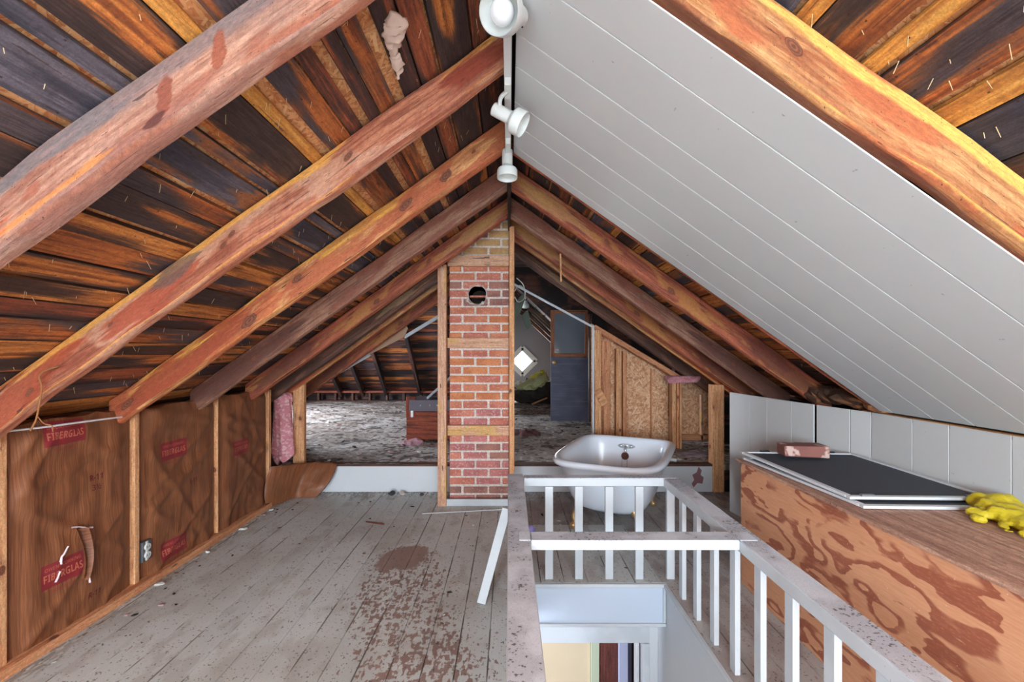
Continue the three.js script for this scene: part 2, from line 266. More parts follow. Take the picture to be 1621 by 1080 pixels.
const panelTex = tex(512, 512, (u, v) => { const a = fbm(u, v, 3, 3, 4, 91), f = fbm(u, v, 70, 70, 3, 93); let c = mix3([214, 214, 213], [206, 206, 206], a); c = mix3(c, [120, 112, 106], sst(0.9, 0.92, f) * 0.5); return c; });
const panelGrey = mat({ map: panelTex }, 1.1, 1.1, 0.5);
const beadWhite = plain(240, 240, 240, 0.5);
const blackGap = plain(22, 18, 17, 0.95);
const darkVoid = plain(38, 31, 28, 0.95);
const mortar = (() => { const t = tex(256, 256, (u, v) => { const f = fbm(u, v, 40, 40, 4, 95), k = 0.8 + f * 0.35; return [218 * k, 202 * k, 192 * k]; }); return mat({ map: t, bumpMap: t, bumpScale: 0.004 }, 0.3, 0.3, 0.95); })();
function brickMat(seed, c1, c2, c3) {
  const t = tex(192, 96, (u, v) => { const a = fbm(u, v, 4, 3, 4, seed), f = fbm(u, v, 40, 24, 3, seed + 3); let c = mix3(c1, c2, sst(0.3, 0.7, a)); c = mix3(c, c3, sst(0.58, 0.75, f) * 0.6); const s = 0.92 + 0.16 * hash(Math.floor(u * 192), Math.floor(v * 96), seed); return [c[0] * s, c[1] * s, c[2] * s]; });
  return mat({ map: t, bumpMap: t, bumpScale: 0.003 }, 0.4, 0.2, 0.9);
}
const BM = [brickMat(301, [204, 128, 98], [184, 108, 84], [216, 164, 140]), brickMat(311, [200, 120, 100], [176, 100, 84], [214, 172, 156]), brickMat(321, [212, 136, 92], [190, 114, 76], [160, 96, 66]),
  brickMat(331, [194, 120, 114], [168, 100, 98], [210, 176, 170]), brickMat(341, [164, 112, 98], [140, 96, 88], [186, 140, 128]), brickMat(351, [196, 156, 106], [180, 132, 88], [150, 116, 88])];

// plywood with a wild rotary-cut figure
const plyTex = tex(2048, 768, (u, v) => {
  const a = fbm(u, v, 6, 5, 3, 401), w = fbm(u, v, 24, 30, 3, 405), f = fbm(u, v, 60, 300, 3, 409), k = a * 6.5 + w * 0.9 + v * 2.2 + u * 2, ph = k - Math.floor(k);
  let c = mix3([232, 172, 132], [216, 148, 108], f); const band = sst(0.52, 0.56, ph) * (1 - sst(0.78, 1.0, ph)); const on = sst(0.34, 0.46, fbm(u, v, 9, 8, 3, 421) + (w - 0.5) * 0.3);
  c = mix3(c, mix3([146, 74, 52], [172, 94, 68], f), band * on * 0.85); c = mix3(c, [236, 176, 136], sst(0.62, 0.8, fbm(u, v, 200, 700, 2, 431)) * 0.35);
  if (hash(Math.floor(u * 1024), Math.floor(v * 384), 7) > 0.9994) c = [236, 226, 220];
  return c;
});
const plywood = mat({ map: plyTex, bumpMap: plyTex, bumpScale: 0.0006 }, 2.44, 0.92, 0.6);
const boxTop = woodMat({ w: 1024, h: 512, len: 2.0, wid: 1.0, seed: 443, light: [212, 174, 152], mid: [182, 136, 114], dark: [140, 96, 80], rings: 30 }, 0.65, 0.0006);

// kraft facing
function kraft(seed, labels) {
  return canvasTex(768, 1100, (g, w, h) => {
    const im = g.createImageData(w, h), d = im.data;
    for (let y = 0; y < h; y++) for (let x = 0; x < w; x++) {
      const u = x / w, v = y / h, st = fbm(u, v, 260, 9, 3, seed), b = fbm(u, v, 5, 6, 4, seed + 3), e = hash(x, y, seed), i = (y * w + x) * 4;
      let c = mix3([152, 94, 60], [114, 66, 40], sst(0.2, 0.8, st)); c = mix3(c, [122, 76, 48], sst(0.45, 0.75, b) * 0.5); const s = 0.94 + e * 0.1; d[i] = c[0] * s; d[i + 1] = c[1] * s; d[i + 2] = c[2] * s; d[i + 3] = 255;
    }
    g.putImageData(im, 0, 0);
    const px = w / 0.62, py = h / 0.92;
    for (const [k, s, y, wd] of labels) {          // s along the wall from the near stud, y height above floor
      g.save(); g.translate(s * px, (0.92 - y) * py);
      if (k === 'label') {
        const a = wd * px, b = 0.1 * py; g.fillStyle = 'rgba(138,34,46,0.85)'; g.fillRect(-a / 2, -b / 2, a, b);
        g.fillStyle = 'rgba(196,112,84,0.9)'; g.textAlign = 'center'; g.font = `${Math.round(b * 0.2)}px sans-serif`; g.fillText('OWENS-CORNING', 0, -b * 0.2, a * 0.86);
        g.font = `bold ${Math.round(b * 0.42)}px sans-serif`; g.fillText('FIBERGLAS', 0, b * 0.24, a * 0.9);
        g.fillStyle = 'rgba(150,46,50,0.75)'; g.font = `bold ${Math.round(b * 0.18)}px sans-serif`; g.fillText('INSULATION', 0, b * 0.74, a * 0.9);
      } else {
        g.fillStyle = 'rgba(92,20,28,0.95)'; g.textAlign = 'center'; g.font = `bold ${Math.round(0.036 * py)}px sans-serif`; String(k).split('|').forEach((t, n) => g.fillText(t, 0, n * 0.045 * py));
      }
      g.restore();
    }
  });
}
const kraftMats = [kraft(501, [['label', 0.235, 0.862, 0.19], ['label', 0.225, 0.285, 0.19], ['R-11|3\u00bd', 0.395, 0.62], ['R-11', 0.38, 0.1]]), kraft(511, [['label', 0.25, 0.66, 0.2], ['label', 0.24, 0.115, 0.2], ['R-11', 0.4, 0.43]]), kraft(521, [['label', 0.24, 0.545, 0.18]])]
  .map((t) => mat({ map: t, bumpMap: t, bumpScale: 0.0008 }, 1, 1, 0.5));
const kraftBare = mat({ map: kraft(531, []) }, 0.62, 0.92, 0.5);
const pinkWool = (() => { const t = tex(256, 256, (u, v) => { const f = fbm(u, v, 30, 30, 4, 541), a = fbm(u, v, 5, 5, 3, 543); let c = mix3([222, 148, 158], [178, 104, 112], a); c = mix3(c, [232, 206, 196], sst(0.5, 0.7, f) * 0.6); return c; }); return mat({ map: t, bumpMap: t, bumpScale: 0.01 }, 0.4, 0.4, 1); })();
const enamel = new THREE.MeshPhysicalMaterial({ color: sRGB(236, 241, 251), roughness: 0.28, clearcoat: 0.4, clearcoatRoughness: 0.2 }); enamel.userData.size = [1, 1];
const plastic = plain(216, 216, 212, 0.35);
const brass = plain(206, 168, 118, 0.35, { metalness: 0.7 });
const chrome = plain(222, 224, 228, 0.3, { metalness: 0.6 });
const rust = plain(96, 54, 40, 0.8);
const glass = new THREE.MeshPhysicalMaterial({ color: 0xffffff, roughness: 0.03, transmission: 1, thickness: 0, ior: 1.5 });

// ------------------------------------------------------------------ roof: rafters, boards, deck
const ML = 0.715, MR = 0.705, YU = EYE + 1.0, RH = 0.15;      // slopes, height of the rafters' undersides at the ridge, plumb depth of a rafter
function rafterGeo(side, D0, t, X0, X1, yb, h, m, seed, wob = 0.006, n = 44) {
  const ring = [], Lg = (X1 - X0) * Math.hypot(1, m), c = 0.007;
  for (let i = 0; i <= n; i++) {
    const X = X0 + (X1 - X0) * i / n, s = X * 3.2, b = yb - m * X + wob * n1(s, seed) + wob * 0.6 * n1(s * 3.1, seed + 1), T = yb + h - m * X;
    const zf = -D0 + wob * 0.7 * n1(s * 1.3, seed + 2), zb = -D0 - t, cc = c + 0.004 * n1(s * 2.3, seed + 3), ct = c + 0.008 * Math.max(0, n1(s * 1.7, seed + 4));
    ring.push([[b + cc, zf, 0.03], [T - ct, zf, 0.64], [T, zf - ct, 0.67], [T, zb, 0.69], [b, zb, 1.0], [b, zf - cc, 0.72], [b + cc, zf, 0.69]].map(([y, z, v]) => [side * X, y, z, i / n, v]));
  }
  const P = [], U = [], put = (a) => { P.push(a[0], a[1], a[2]); U.push(a[3], a[4]); };
  const quad = (a, b, c2, d) => { const q = side > 0 ? [a, b, c2, a, c2, d] : [a, c2, b, a, d, c2]; q.forEach(put); };
  for (let i = 0; i < n; i++) for (let k = 0; k < 6; k++) quad(ring[i][k], ring[i + 1][k], ring[i + 1][k + 1], ring[i][k + 1]);
  for (const [r, f] of [[ring[0], 1], [ring[n], -1]]) for (let k = 1; k < 5; k++) { const q = (f * side > 0) ? [r[0], r[k], r[k + 1]] : [r[0], r[k + 1], r[k]]; q.forEach(put); }
  const g = new THREE.BufferGeometry(); g.setAttribute('position', new THREE.Float32BufferAttribute(P, 3)); g.setAttribute('uv', new THREE.Float32BufferAttribute(U, 2)); g.computeVertexNormals();
  return toCreasedNormals(g, 0.7);
}
const DR = [0.935, 1.535, 2.135, 2.675, 3.235, 3.655, 3.85, 4.4];     // depth of each rafter pair's front face
const leftRafters = [
  ['pink', 'thick pinkish hewn rafter at upper left, nearest the camera, with two gouges', 0.05, 0.012], ['red', 'long reddish rafter whose top end reaches the large round spotlight', 0.045, 0.007],
  ['knotty', 'golden rafter with large round knots, left roof slope beside the middle spotlight', 0.045, 0.006], ['brown', 'plain grey-brown rafter meeting the ridge under the lowest spotlight, left slope', 0.045, 0.004],
  ['redbrown', 'brown rafter resting across the upper left corner of the brick chimney', 0.045, 0.004], ['dark', 'dark rafter with a pale crack, running down to the paper-covered knee wall end', 0.045, 0.005],
  ['golden', 'thin light rafter above the left opening beside the dark cracked rafter', 0.03, 0.003], ['redbrown', 'reddish rafter just above the white sloped trim of the left opening', 0.045, 0.004]];
leftRafters.forEach(([m, label, t, wob], i) => solo('rafter', rafterGeo(-1, DR[i], t, i === 5 || i === 6 ? 0.49 : 0.012, i < 5 ? 1.93 : 2.15, YU, RH, ML, 601 + i * 9, wob), RM[m], label, 'rafter', 'rafters of the left roof slope'));
const rightRafters = [
  ['golden', 'thick golden-brown rafter crossing the upper right corner above the white panelling', 0.045, 0.008, 0, 1.95], ['redbrown', 'rafter end showing beyond the far edge of the white panelling, right slope', 0.02, 0.004, 2, 1.95],
  ['redbrown', 'reddish rafter coming down right from below the lowest spotlight', 0.045, 0.004, 3, 1.95], ['brown', 'brown rafter on the right slope, second beyond the white panelling', 0.045, 0.004, 4, 2.05],
  ['redbrown', 'red-brown rafter with a nail hole above the free-standing right post', 0.045, 0.004, 5, 2.1], ['golden', 'thin pale rafter on the right slope over the bathtub', 0.03, 0.003, 6, 2.1], ['dark', 'dark rafter above the strand board wall behind the bathtub', 0.045, 0.003, 7, 2.1]];
rightRafters.forEach(([m, label, t, wob, i, x1]) => { const d = i === 2 ? 2.19 : DR[i]; solo('rafter', rafterGeo(1, d, t, 0.012, x1, YU, RH, MR, 701 + i * 9, wob), RM[m], label, 'rafter', 'rafters of the right roof slope'); });

const ceiling = struct('ceiling', 'underside of the gable roof, stained boards with open gaps');
const r1 = rng(4242);
// boards between [a, b] measured out from the ridge; material index
const leftBoards = [[0.012, 0.128, 3], [0.135, 0.24, 0], [0.252, 0.31, 3], [0.314, 0.368, 3], [0.402, 0.454, 1], [0.457, 0.49, 3], [0.516, 0.556, 3], [0.56, 0.632, 1], [0.66, 0.694, 5], [0.697, 0.8, 0], [0.814, 0.843, 4], [0.855, 0.94, 4],
  [0.958, 1.01, 1], [1.013, 1.098, 0], [1.112, 1.17, 2], [1.173, 1.25, 1], [1.258, 1.33, 0], [1.334, 1.4, 2], [1.408, 1.47, 3], [1.474, 1.56, 1], [1.566, 1.63, 2], [1.634, 1.71, 0], [1.716, 1.8, 3], [1.806, 1.9, 1], [1.906, 2.0, 2], [2.006, 2.1, 3], [2.106, 2.45, 3]];
const rightBoards = [[0.012, 0.12, 3], [0.127, 0.24, 0], [0.252, 0.36, 3], [0.375, 0.48, 1], [0.495, 0.61, 4], [0.618, 0.652, 5], [0.656, 0.752, 0], [0.762, 0.792, 5], [0.806, 0.9, 1], [0.915, 0.962, 5], [0.965, 1.06, 4], [1.066, 1.16, 0], [1.17, 1.25, 2], [1.258, 1.34, 1], [1.348, 1.44, 0],
  [1.45, 1.52, 2], [1.526, 1.62, 1], [1.63, 1.7, 2], [1.706, 1.8, 0], [1.808, 1.9, 3], [1.906, 2.0, 2], [2.006, 2.1, 3], [2.106, 2.45, 3]];
function slopedBoard(side, m, a, b, y0, th, d0, d1, material) {   // board on the slope from X=a to X=b, running from depth d0 to d1, underside at y0 - m X
  const s = Math.hypot(1, m), w = (b - a) * s, g = uvm(new RoundedBoxGeometry(w, th, d1 - d0, 1, 0.0025), 2, material);
  g.rotateZ(-side * Math.atan(m)); const X = (a + b) / 2; return g.translate(side * X, y0 - m * X + th / 2 * s, -(d0 + d1) / 2);
}
for (const [side, m, list] of [[-1, ML, leftBoards], [1, MR, rightBoards]]) {
  for (const [a, b, k] of list) part('roof_board', slopedBoard(side, m, a, b, YU + RH + 0.001 + r1() * 0.006, 0.02, 0.25, 4.64, R[k]), R[k], ceiling);
  for (const [a, b, d0, d1] of [[0, 2.6, -2.0, 4.66], [0, 2.6, -5.35, -4.6], [0, 0.58, -4.6, -2.0], [1.52, 2.6, -4.6, -2.0]]) part('roof_deck', slopedBoard(side, m, a, b, YU + RH + 0.034, 0.02, d0, d1, osbPale), osbPale, ceiling);
  const rw = struct(side < 0 ? 'added_window_5' : 'added_window_6', 'unseen roof window added behind the viewer for its light');  // roof windows added out of view as extra light for the room
  for (const [a, b, d0, d1] of [[0.58, 0.62, -4.6, -2.0], [1.48, 1.52, -4.6, -2.0], [0.62, 1.48, -4.6, -4.55], [0.62, 1.48, -2.05, -2.0]]) part('window_frame', slopedBoard(side, m, a, b, YU + RH + 0.02, 0.05, d0, d1, white), white, rw);
  part('pane', slopedBoard(side, m, 0.62, 1.48, YU + RH + 0.045, 0.006, -4.55, -2.05, glass), glass, rw);
}
part('ridge_board', bar(-0.01, 0.01, YU - 0.02, YU + 0.17, -4.6, -0.25, dimWood), dimWood, ceiling);

// nails driven through the boards: far too many to count
{
  const r = rng(99), N = 520, g = new THREE.CylinderGeometry(0.0008, 0.0006, 1, 5), im = new THREE.InstancedMesh(g, plain(222, 196, 150, 0.5), N), q = new THREE.Object3D();
  for (let i = 0; i < N; i++) {
    const left = r() < 0.72, s = left ? -1 : 1, m = left ? ML : MR, X = 0.08 + r() * 1.75, D = left ? 0.7 + r() * 3.2 : (r() < 0.4 ? 0.65 + r() * 0.28 : 2.3 + r() * 1.5), L = 0.008 + r() * 0.022;
    q.position.set(s * X, YU + RH - m * X - L / 2 + 0.004, -D); q.rotation.set((r() - 0.5) * 0.9, 0, (r() - 0.5) * 0.9); q.scale.set(1, L, 1); q.updateMatrix(); im.setMatrixAt(i, q.matrix);
  }
  im.name = 'roofing_nails'; im.userData.kind = 'stuff'; tag(im, 'thin pale roofing nails poking through the roof boards', 'nails'); scene.add(shade(im));
}

// white grooved panelling under the right rafters, between two rafter centres
{
  const t = thing('ceiling_panelling', 'light grey grooved panelling fixed under the right roof slope', 'panelling');
  const gr = [0.972, 1.125, 1.35, 1.505, 1.72, 1.885, 2.085, 2.165], s = Math.hypot(1, MR), X0 = 0.022, X1 = 1.815;
  for (let i = 0; i < gr.length - 1; i++) {
    const d0 = gr[i] + (i ? 0.0022 : 0), d1 = gr[i + 1] - 0.0022, g = uvm(new RoundedBoxGeometry((X1 - X0) * s, 0.004, d1 - d0, 1, 0.0015), 0, panelGrey);
    g.rotateZ(-Math.atan(MR)); const X = (X0 + X1) / 2; part('panel_board', g.translate(X, YU - 0.009 - MR * X + 0.002 * s, -(d0 + d1) / 2), panelGrey, t);
  }
  const g = uvm(new THREE.BoxGeometry((X1 - X0) * s, 0.002, 1.186), 0, beadWhite).rotateZ(-Math.atan(MR)), X = (X0 + X1) / 2;
  part('backing', g.translate(X, YU - 0.0035 - MR * X, -1.569), beadWhite, t).userData.label = 'white paint in the grooves';
  settle(t);
}

// ------------------------------------------------------------------ main floor with the stair opening
const SX0 = 0.035, SX1 = 0.825, SD = 2.325, STEP = 0.235, SDF = 3.85;
const floor = struct('floor', 'worn grey painted floor boards');
{
  const nb = Math.round(FS / PW);
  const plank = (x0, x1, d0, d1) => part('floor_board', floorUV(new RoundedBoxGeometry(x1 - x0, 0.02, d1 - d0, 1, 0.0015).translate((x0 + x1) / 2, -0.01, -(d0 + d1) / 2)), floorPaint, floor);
  for (let i = 0; i < nb + 1; i++) {
    const x0 = FX + i * PW + 0.0008, x1 = Math.min(FX + (i + 1) * PW - 0.0008, 1.98);
    if (x0 >= 1.97) continue;
    const j = 2.6 + hash(i, 2, 9) * 0.8;
    if (x1 < SX0 || x0 > SX1) { plank(x0, x1, -5.2, j); plank(x0, x1, j + 0.001, 3.84); }
    else {
      if (x0 < SX0) plank(x0, SX0, -5.2, SD);
      if (x1 > SX1) plank(SX1, x1, -5.2, SD);
      plank(x0, x1, SD, 3.84); plank(x0, x1, -5.2, -0.6);
    }
  }
  for (const [x0, x1, d0, d1] of [[-2.5, SX0 - 0.004, -5.3, 3.84], [SX1 + 0.004, 2.5, -5.3, 3.84], [SX0 - 0.004, SX1 + 0.004, SD + 0.004, 3.84], [SX0 - 0.004, SX1 + 0.004, -5.3, -0.604]]) part('subfloor', bar(x0, x1, -0.2, -0.021, -d1, -d0, dimWood, 0), dimWood, floor);
  // nosing strip round the opening
  part('nosing', bar(SX0, SX1, -0.02, -0.0, -SD, -SD + 0.02, white, 0.004), white, floor);
  part('nosing', bar(SX1 - 0.02, SX1, -0.02, 0.0, -SD + 0.021, 0.6, white, 0.004), white, floor);
}
// raised floor of the rooms beyond
const floor2 = struct('floor_001', 'littered raised floor of the rooms beyond');
{
  const g = new THREE.BoxGeometry(7.2, 0.05, 6.9, 90, 1, 90).toNonIndexed(), p = g.attributes.position, uv = new Float32Array(p.count * 2);
  for (let i = 0; i < p.count; i++) {
    const x = p.getX(i) - 1.1, z = p.getZ(i) - (SDF + 3.45);
    p.setXYZ(i, x, p.getY(i) + STEP - 0.025 + (p.getY(i) > 0 ? (vn(x * 5 + 60, z * 5 + 60, 999, 999, 3) - 0.5) * 0.022 : 0), z); uv[i * 2] = (x + 4.6) / 7; uv[i * 2 + 1] = (-z - 3.8) / 7;
  }
  g.setAttribute('uv', new THREE.BufferAttribute(uv, 2)); g.computeVertexNormals(); part('floor_sheet', g, farFloor, floor2);
}
// white riser of the step, either side of the chimney
const riser = struct('trim_1', 'white painted board along the step');
part('step_core', bar(-2.6, 2.6, -0.2, STEP - 0.06, -4.1, -3.9, dimWood, 0), dimWood, riser);
part('riser_board', bar(-1.9, -0.5, 0, STEP - 0.012, -SDF, -SDF + 0.018, wallWhite), wallWhite, riser);
part('riser_board', bar(0.02, 1.765, 0, STEP - 0.012, -SDF, -SDF + 0.018, wallWhite), wallWhite, riser);
part('step_edge', bar(-1.9, -0.5, STEP - 0.013, STEP + 0.006, -SDF - 0.06, -SDF + 0.022, oldWood), oldWood, riser);
part('step_edge', bar(0.02, 1.765, STEP - 0.013, STEP + 0.006, -SDF - 0.06, -SDF + 0.022, oldWood), oldWood, riser);
{ // patch of bare red plaster where the riser's paint has peeled
  const pts = [[1096, 752], [1103, 748], [1106, 739], [1111, 745], [1109, 752], [1114, 756], [1112, 766], [1104, 765], [1098, 772], [1095, 766], [1099, 760]].map(([x, y]) => W(x, y, 3.83)).map((v) => [v.x, v.y]);
  part('peeled_patch', poly(pts, 3.8305, 3.833), plain(150, 104, 108, 0.9), riser).userData.label = 'bare reddish patch in peeling paint';
}

// ------------------------------------------------------------------ outer walls behind the knee walls, gable behind the camera
const wallBack = struct('wall_back', 'gable wall behind the viewer with a wide window');
{
  const s = new THREE.Shape([[-2.6, -0.2], [2.6, -0.2], [2.6, 0.55], [0, 2.45], [-2.6, 0.55]].map(([x, y]) => new THREE.Vector2(x, y)));
  s.holes.push(new THREE.Path([[-0.76, 0.7], [0.76, 0.7], [0.76, 1.7], [-0.76, 1.7]].map(([x, y]) => new THREE.Vector2(x, y))));
  part('gable', uvm(new THREE.ExtrudeGeometry(s, { depth: 0.1, bevelEnabled: false }).translate(0, 0, 5.2), 0, wallWhite), wallWhite, wallBack);
  const w = struct('window_1', 'wide gable window behind the viewer');
  for (const [x0, x1, y0, y1] of [[-0.76, -0.7, 0.7, 1.7], [0.7, 0.76, 0.7, 1.7], [-0.7, 0.7, 0.7, 0.76], [-0.7, 0.7, 1.64, 1.7], [-0.02, 0.02, 0.76, 1.64]]) part('window_frame', bar(x0, x1, y0, y1, 5.22, 5.28, white), white, w);
  part('pane', new THREE.BoxGeometry(1.4, 0.9, 0.004).translate(0, 1.2, 5.25), glass, w);
}
const eaves = struct('wall_eaves', 'low outer walls under the eaves');
part('eaves_wall', bar(-2.62, -2.52, -0.25, 0.75, -4.7, 5.3, dimWood, 0), dimWood, eaves);
part('eaves_wall', bar(2.52, 2.62, -0.25, 0.75, -4.7, 5.3, dimWood, 0), dimWood, eaves);

// ------------------------------------------------------------------ left knee wall: studs, plate, kraft-faced insulation
const LX = -1.9, LT = 0.915;
const wallLeft = struct('wall_left', 'knee wall of studs under the left roof slope');
part('bottom_plate', bar(LX - 0.03, LX + 0.045, 0.0, 0.04, -3.6, 5.1, lumberOrange), lumberOrange, wallLeft);
part('top_plate', bar(LX - 0.1, LX - 0.03, LT - 0.06, LT - 0.02, -3.6, 5.1, oldWood), oldWood, wallLeft);
for (const d of [-2.1, -1.48, -0.86, -0.24, 0.39, 1.01]) part('stud', bar(LX - 0.09, LX + 0.004, 0.04, LT - 0.02, -d - 0.04, -d, lumberOrange), lumberOrange, wallLeft);
for (const [d, w] of [[1.63, 0.035], [2.23, 0.03], [2.864, 0.01], [3.475, 0.035]]) part('stud', bar(LX - 0.09, LX + 0.012, 0.03, LT + 0.0, -d - w, -d, lumber, 0.004), lumber, wallLeft);
part('back_lining', bar(-2.12, -2.0, 0, 0.9, -3.9, 5.2, dimWood, 0), dimWood, wallLeft);

function batt(d0, d1, top, seed, material, label, puff = 0.012, holeAt = null) {
  const nx = 46, ny = 60, L = d1 - d0, g = new THREE.BoxGeometry(L, top - 0.035, 0.06, nx, ny, 1).toNonIndexed(), p = g.attributes.position, n = g.attributes.normal, uv = new Float32Array(p.count * 2);
  const cr = rng(seed), creases = Array.from({ length: 16 }, () => [cr() * 2 - 0.5, cr() * 2 - 0.5, (cr() - 0.5) * 2.2, 0.5 + cr() * 0.5]);
  for (let i = 0; i < p.count; i++) {
    const s = p.getX(i) / L + 0.5, t = p.getY(i) / (top - 0.035) + 0.5; let z = p.getZ(i);
    if (z > 0) {
      const e = Math.min(1, Math.min(s, 1 - s) * 7); let w = (fbm(s * 0.5, t * 0.5, 5, 6, 3, seed) - 0.5) * 0.035 + (fbm(s * 0.5, t * 0.5, 24, 5, 2, seed + 4) - 0.5) * 0.008 + (fbm(s * 0.5, t * 0.5, 22, 30, 2, seed + 8) - 0.5) * 0.012;
      for (const [a, b, k, q] of creases) { const dd = Math.abs((t - a) - k * (s - b)) / Math.hypot(1, k); w += Math.exp(-dd * dd * 1600) * 0.009 * q; }
      z += e * (puff + w) - 0.012 * (1 - e);
      if (t > 0.93) z -= (t - 0.93) * 0.25;
    }
    p.setXYZ(i, LX + z - 0.03, p.getY(i) + (top - 0.035) / 2 + 0.035 + (t > 0.99 ? 0.008 * n1(s * 9, seed) : 0), -(d0 + s * L));
    uv[i * 2] = s; uv[i * 2 + 1] = 0.035 + t * 0.965;
  }
  g.setAttribute('uv', new THREE.BufferAttribute(uv, 2)); g.computeVertexNormals();
  return solo('insulation_batt', toCreasedNormals(g, 1.0), material, label, 'insulation', 'paper-faced batts of the left knee wall');
}
batt(1.667, 2.228, 0.93, 811, kraftMats[0], 'kraft-paper insulation batt with torn flap, nearest on the left knee wall', 0.014);
batt(2.262, 2.862, 0.92, 823, kraftMats[1], 'kraft-paper insulation batt beside the electrical outlet, between two studs', 0.012);
batt(2.876, 3.473, 0.92, 839, kraftMats[2], 'kraft-paper insulation batt at the far end of the left knee wall', 0.01);
batt(1.0, 1.628, 0.93, 847, kraftBare, 'kraft-paper insulation batt cut off by the left edge of the picture', 0.01);
{ // torn flap
  const t = thing('torn_paper_flap', 'torn strip of brown paper curling off the insulation', 'paper');
  const P = (px, py, o = 0.012) => { const D = FOC * 1.885 / (VX - px); const v = W(px, py, D); v.x += o; return v; };
  const g = new THREE.PlaneGeometry(1, 1, 4, 14), p = g.attributes.position;
  for (let i = 0; i < p.count; i++) { const s = p.getX(i) + 0.5, k = 0.5 - p.getY(i), a = P(mix(112, 132, s) + mix(0, (0.5 - s) * 12, k), mix(836, 918, k), 0.014 + 0.03 * Math.sin(k * 2.6) + 0.012 * Math.cos(s * 6.3)); p.setXYZ(i, a.x, a.y, a.z); }
  g.computeVertexNormals(); const u = uvm(g, 1, kraftBare); u.computeVertexNormals(); const back = u.clone().translate(-0.0015, 0, 0); part('flap', mergeGeometries([u, back]), kraftBare, t);
  const torn = plain(226, 204, 206, 0.95);
  for (const pts of [[[110, 835], [120, 834], [131, 836], [142, 835]], [[103, 866], [99, 874], [93, 883], [92, 893]], [[91, 905], [88, 914], [84, 922]], [[133, 864], [136, 880], [135, 900], [138, 922]]]) part('torn_edge', lumpy(tube(pts.map(([x, y]) => P(x, y, 0.012)), 0.004, 12, 6), 0.003, 120, 5), torn, t);
  settle(t);
}
{ // outlet
  const t = thing('electrical_outlet', 'white double electrical outlet in a metal box on the paper-covered knee wall', 'outlet'), D = 2.297, Y = 0.18;
  part('metal_box', bar(LX - 0.02, LX + 0.018, Y - 0.052, Y + 0.052, -D - 0.032, -D + 0.028, plain(120, 122, 128, 0.45, { metalness: 0.7 })), plain(120, 122, 128, 0.45, { metalness: 0.7 }), t);
  for (const dy of [-0.021, 0.021]) { const o = part('socket', aim(new THREE.CylinderGeometry(0.017, 0.017, 0.012, 20), V3(1, 0, 0), V3(LX + 0.021, Y + dy, -D)), plastic, t); for (const dz of [-0.006, 0.006]) part('slot', new THREE.BoxGeometry(0.001, 0.009, 0.002).translate(LX + 0.0275, Y + dy, -D + dz), blackGap, o); }
  part('strap', bar(LX + 0.014, LX + 0.021, Y - 0.05, Y + 0.05, -D - 0.008, -D + 0.008, plastic), plastic, t);
  settle(t);
}
{ // plastic edge shining along the top of the near batt
  solo('plastic_strip', tube([W(-8, 684, 1.64).add(V3(0.02, 0, 0)), W(60, 676, 1.78).add(V3(0.03, 0, 0)), W(120, 668, 1.93).add(V3(0.03, 0, 0)), W(188, 660, 2.14).add(V3(0.02, 0, 0))], 0.0045, 24, 8), plain(226, 222, 226, 0.25), 'shiny white plastic strip along the top of the nearest batt', 'strip');
}
// fold of batt drooping onto the floor by the step
{
  const nx = 40, ny = 18, g = new THREE.BoxGeometry(1, 1, 1, nx, ny, 1).toNonIndexed(), p = g.attributes.position, uv = new Float32Array(p.count * 2);
  for (let i = 0; i < p.count; i++) {
    const s = p.getX(i) + 0.5, t = p.getY(i) + 0.5, f = p.getZ(i) > 0 ? 1 : 0;
    // runs from the end stud along the corner and ends in a rounded lip in front of the riser
    const bend = sst(0, 0.45, s), D = mix(3.47, 3.8, bend) - (1 - t) * 0.1 * bend, X = -1.885 + s * mix(0.28, 0.41, t) + (s > 0.8 ? 0.03 * Math.sin(t * Math.PI) : 0);
    const h = mix(0.31, 0.262, bend), bul = Math.sin(Math.PI * (0.15 + 0.85 * t)) * 0.055 * (1 - 0.3 * s) + (fbm(s * 0.5, t * 0.5, 8, 7, 3, 855) - 0.5) * 0.03 * (1 - sst(0.85, 1, s)) + 0.012 * Math.sin(s * 9 + t * 5) * (1 - s);
    p.setXYZ(i, X, 0.003 + t * h - 0.012 * sst(0.8, 1, s) * t, -(D - (f ? bul + 0.006 : 0))); uv[i * 2] = s * 0.9; uv[i * 2 + 1] = t * 0.4;
  }
  g.setAttribute('uv', new THREE.BufferAttribute(uv, 2)); g.computeVertexNormals();
  solo('insulation_batt', toCreasedNormals(g, 1.2), mat({ map: kraftBare.map }, 1, 1, 0.5), 'loose brown paper batt slumped on the floor against the step', 'insulation');
}
solo('pink_insulation', uvm(lumpy(new RoundedBoxGeometry(0.15, 0.56, 0.12, 16, 0.05).translate(-1.92, 0.56, -3.78), 0.075, 17, 31), 1, pinkWool), pinkWool, 'fluffy pink insulation bulging beside the left wooden post', 'insulation');

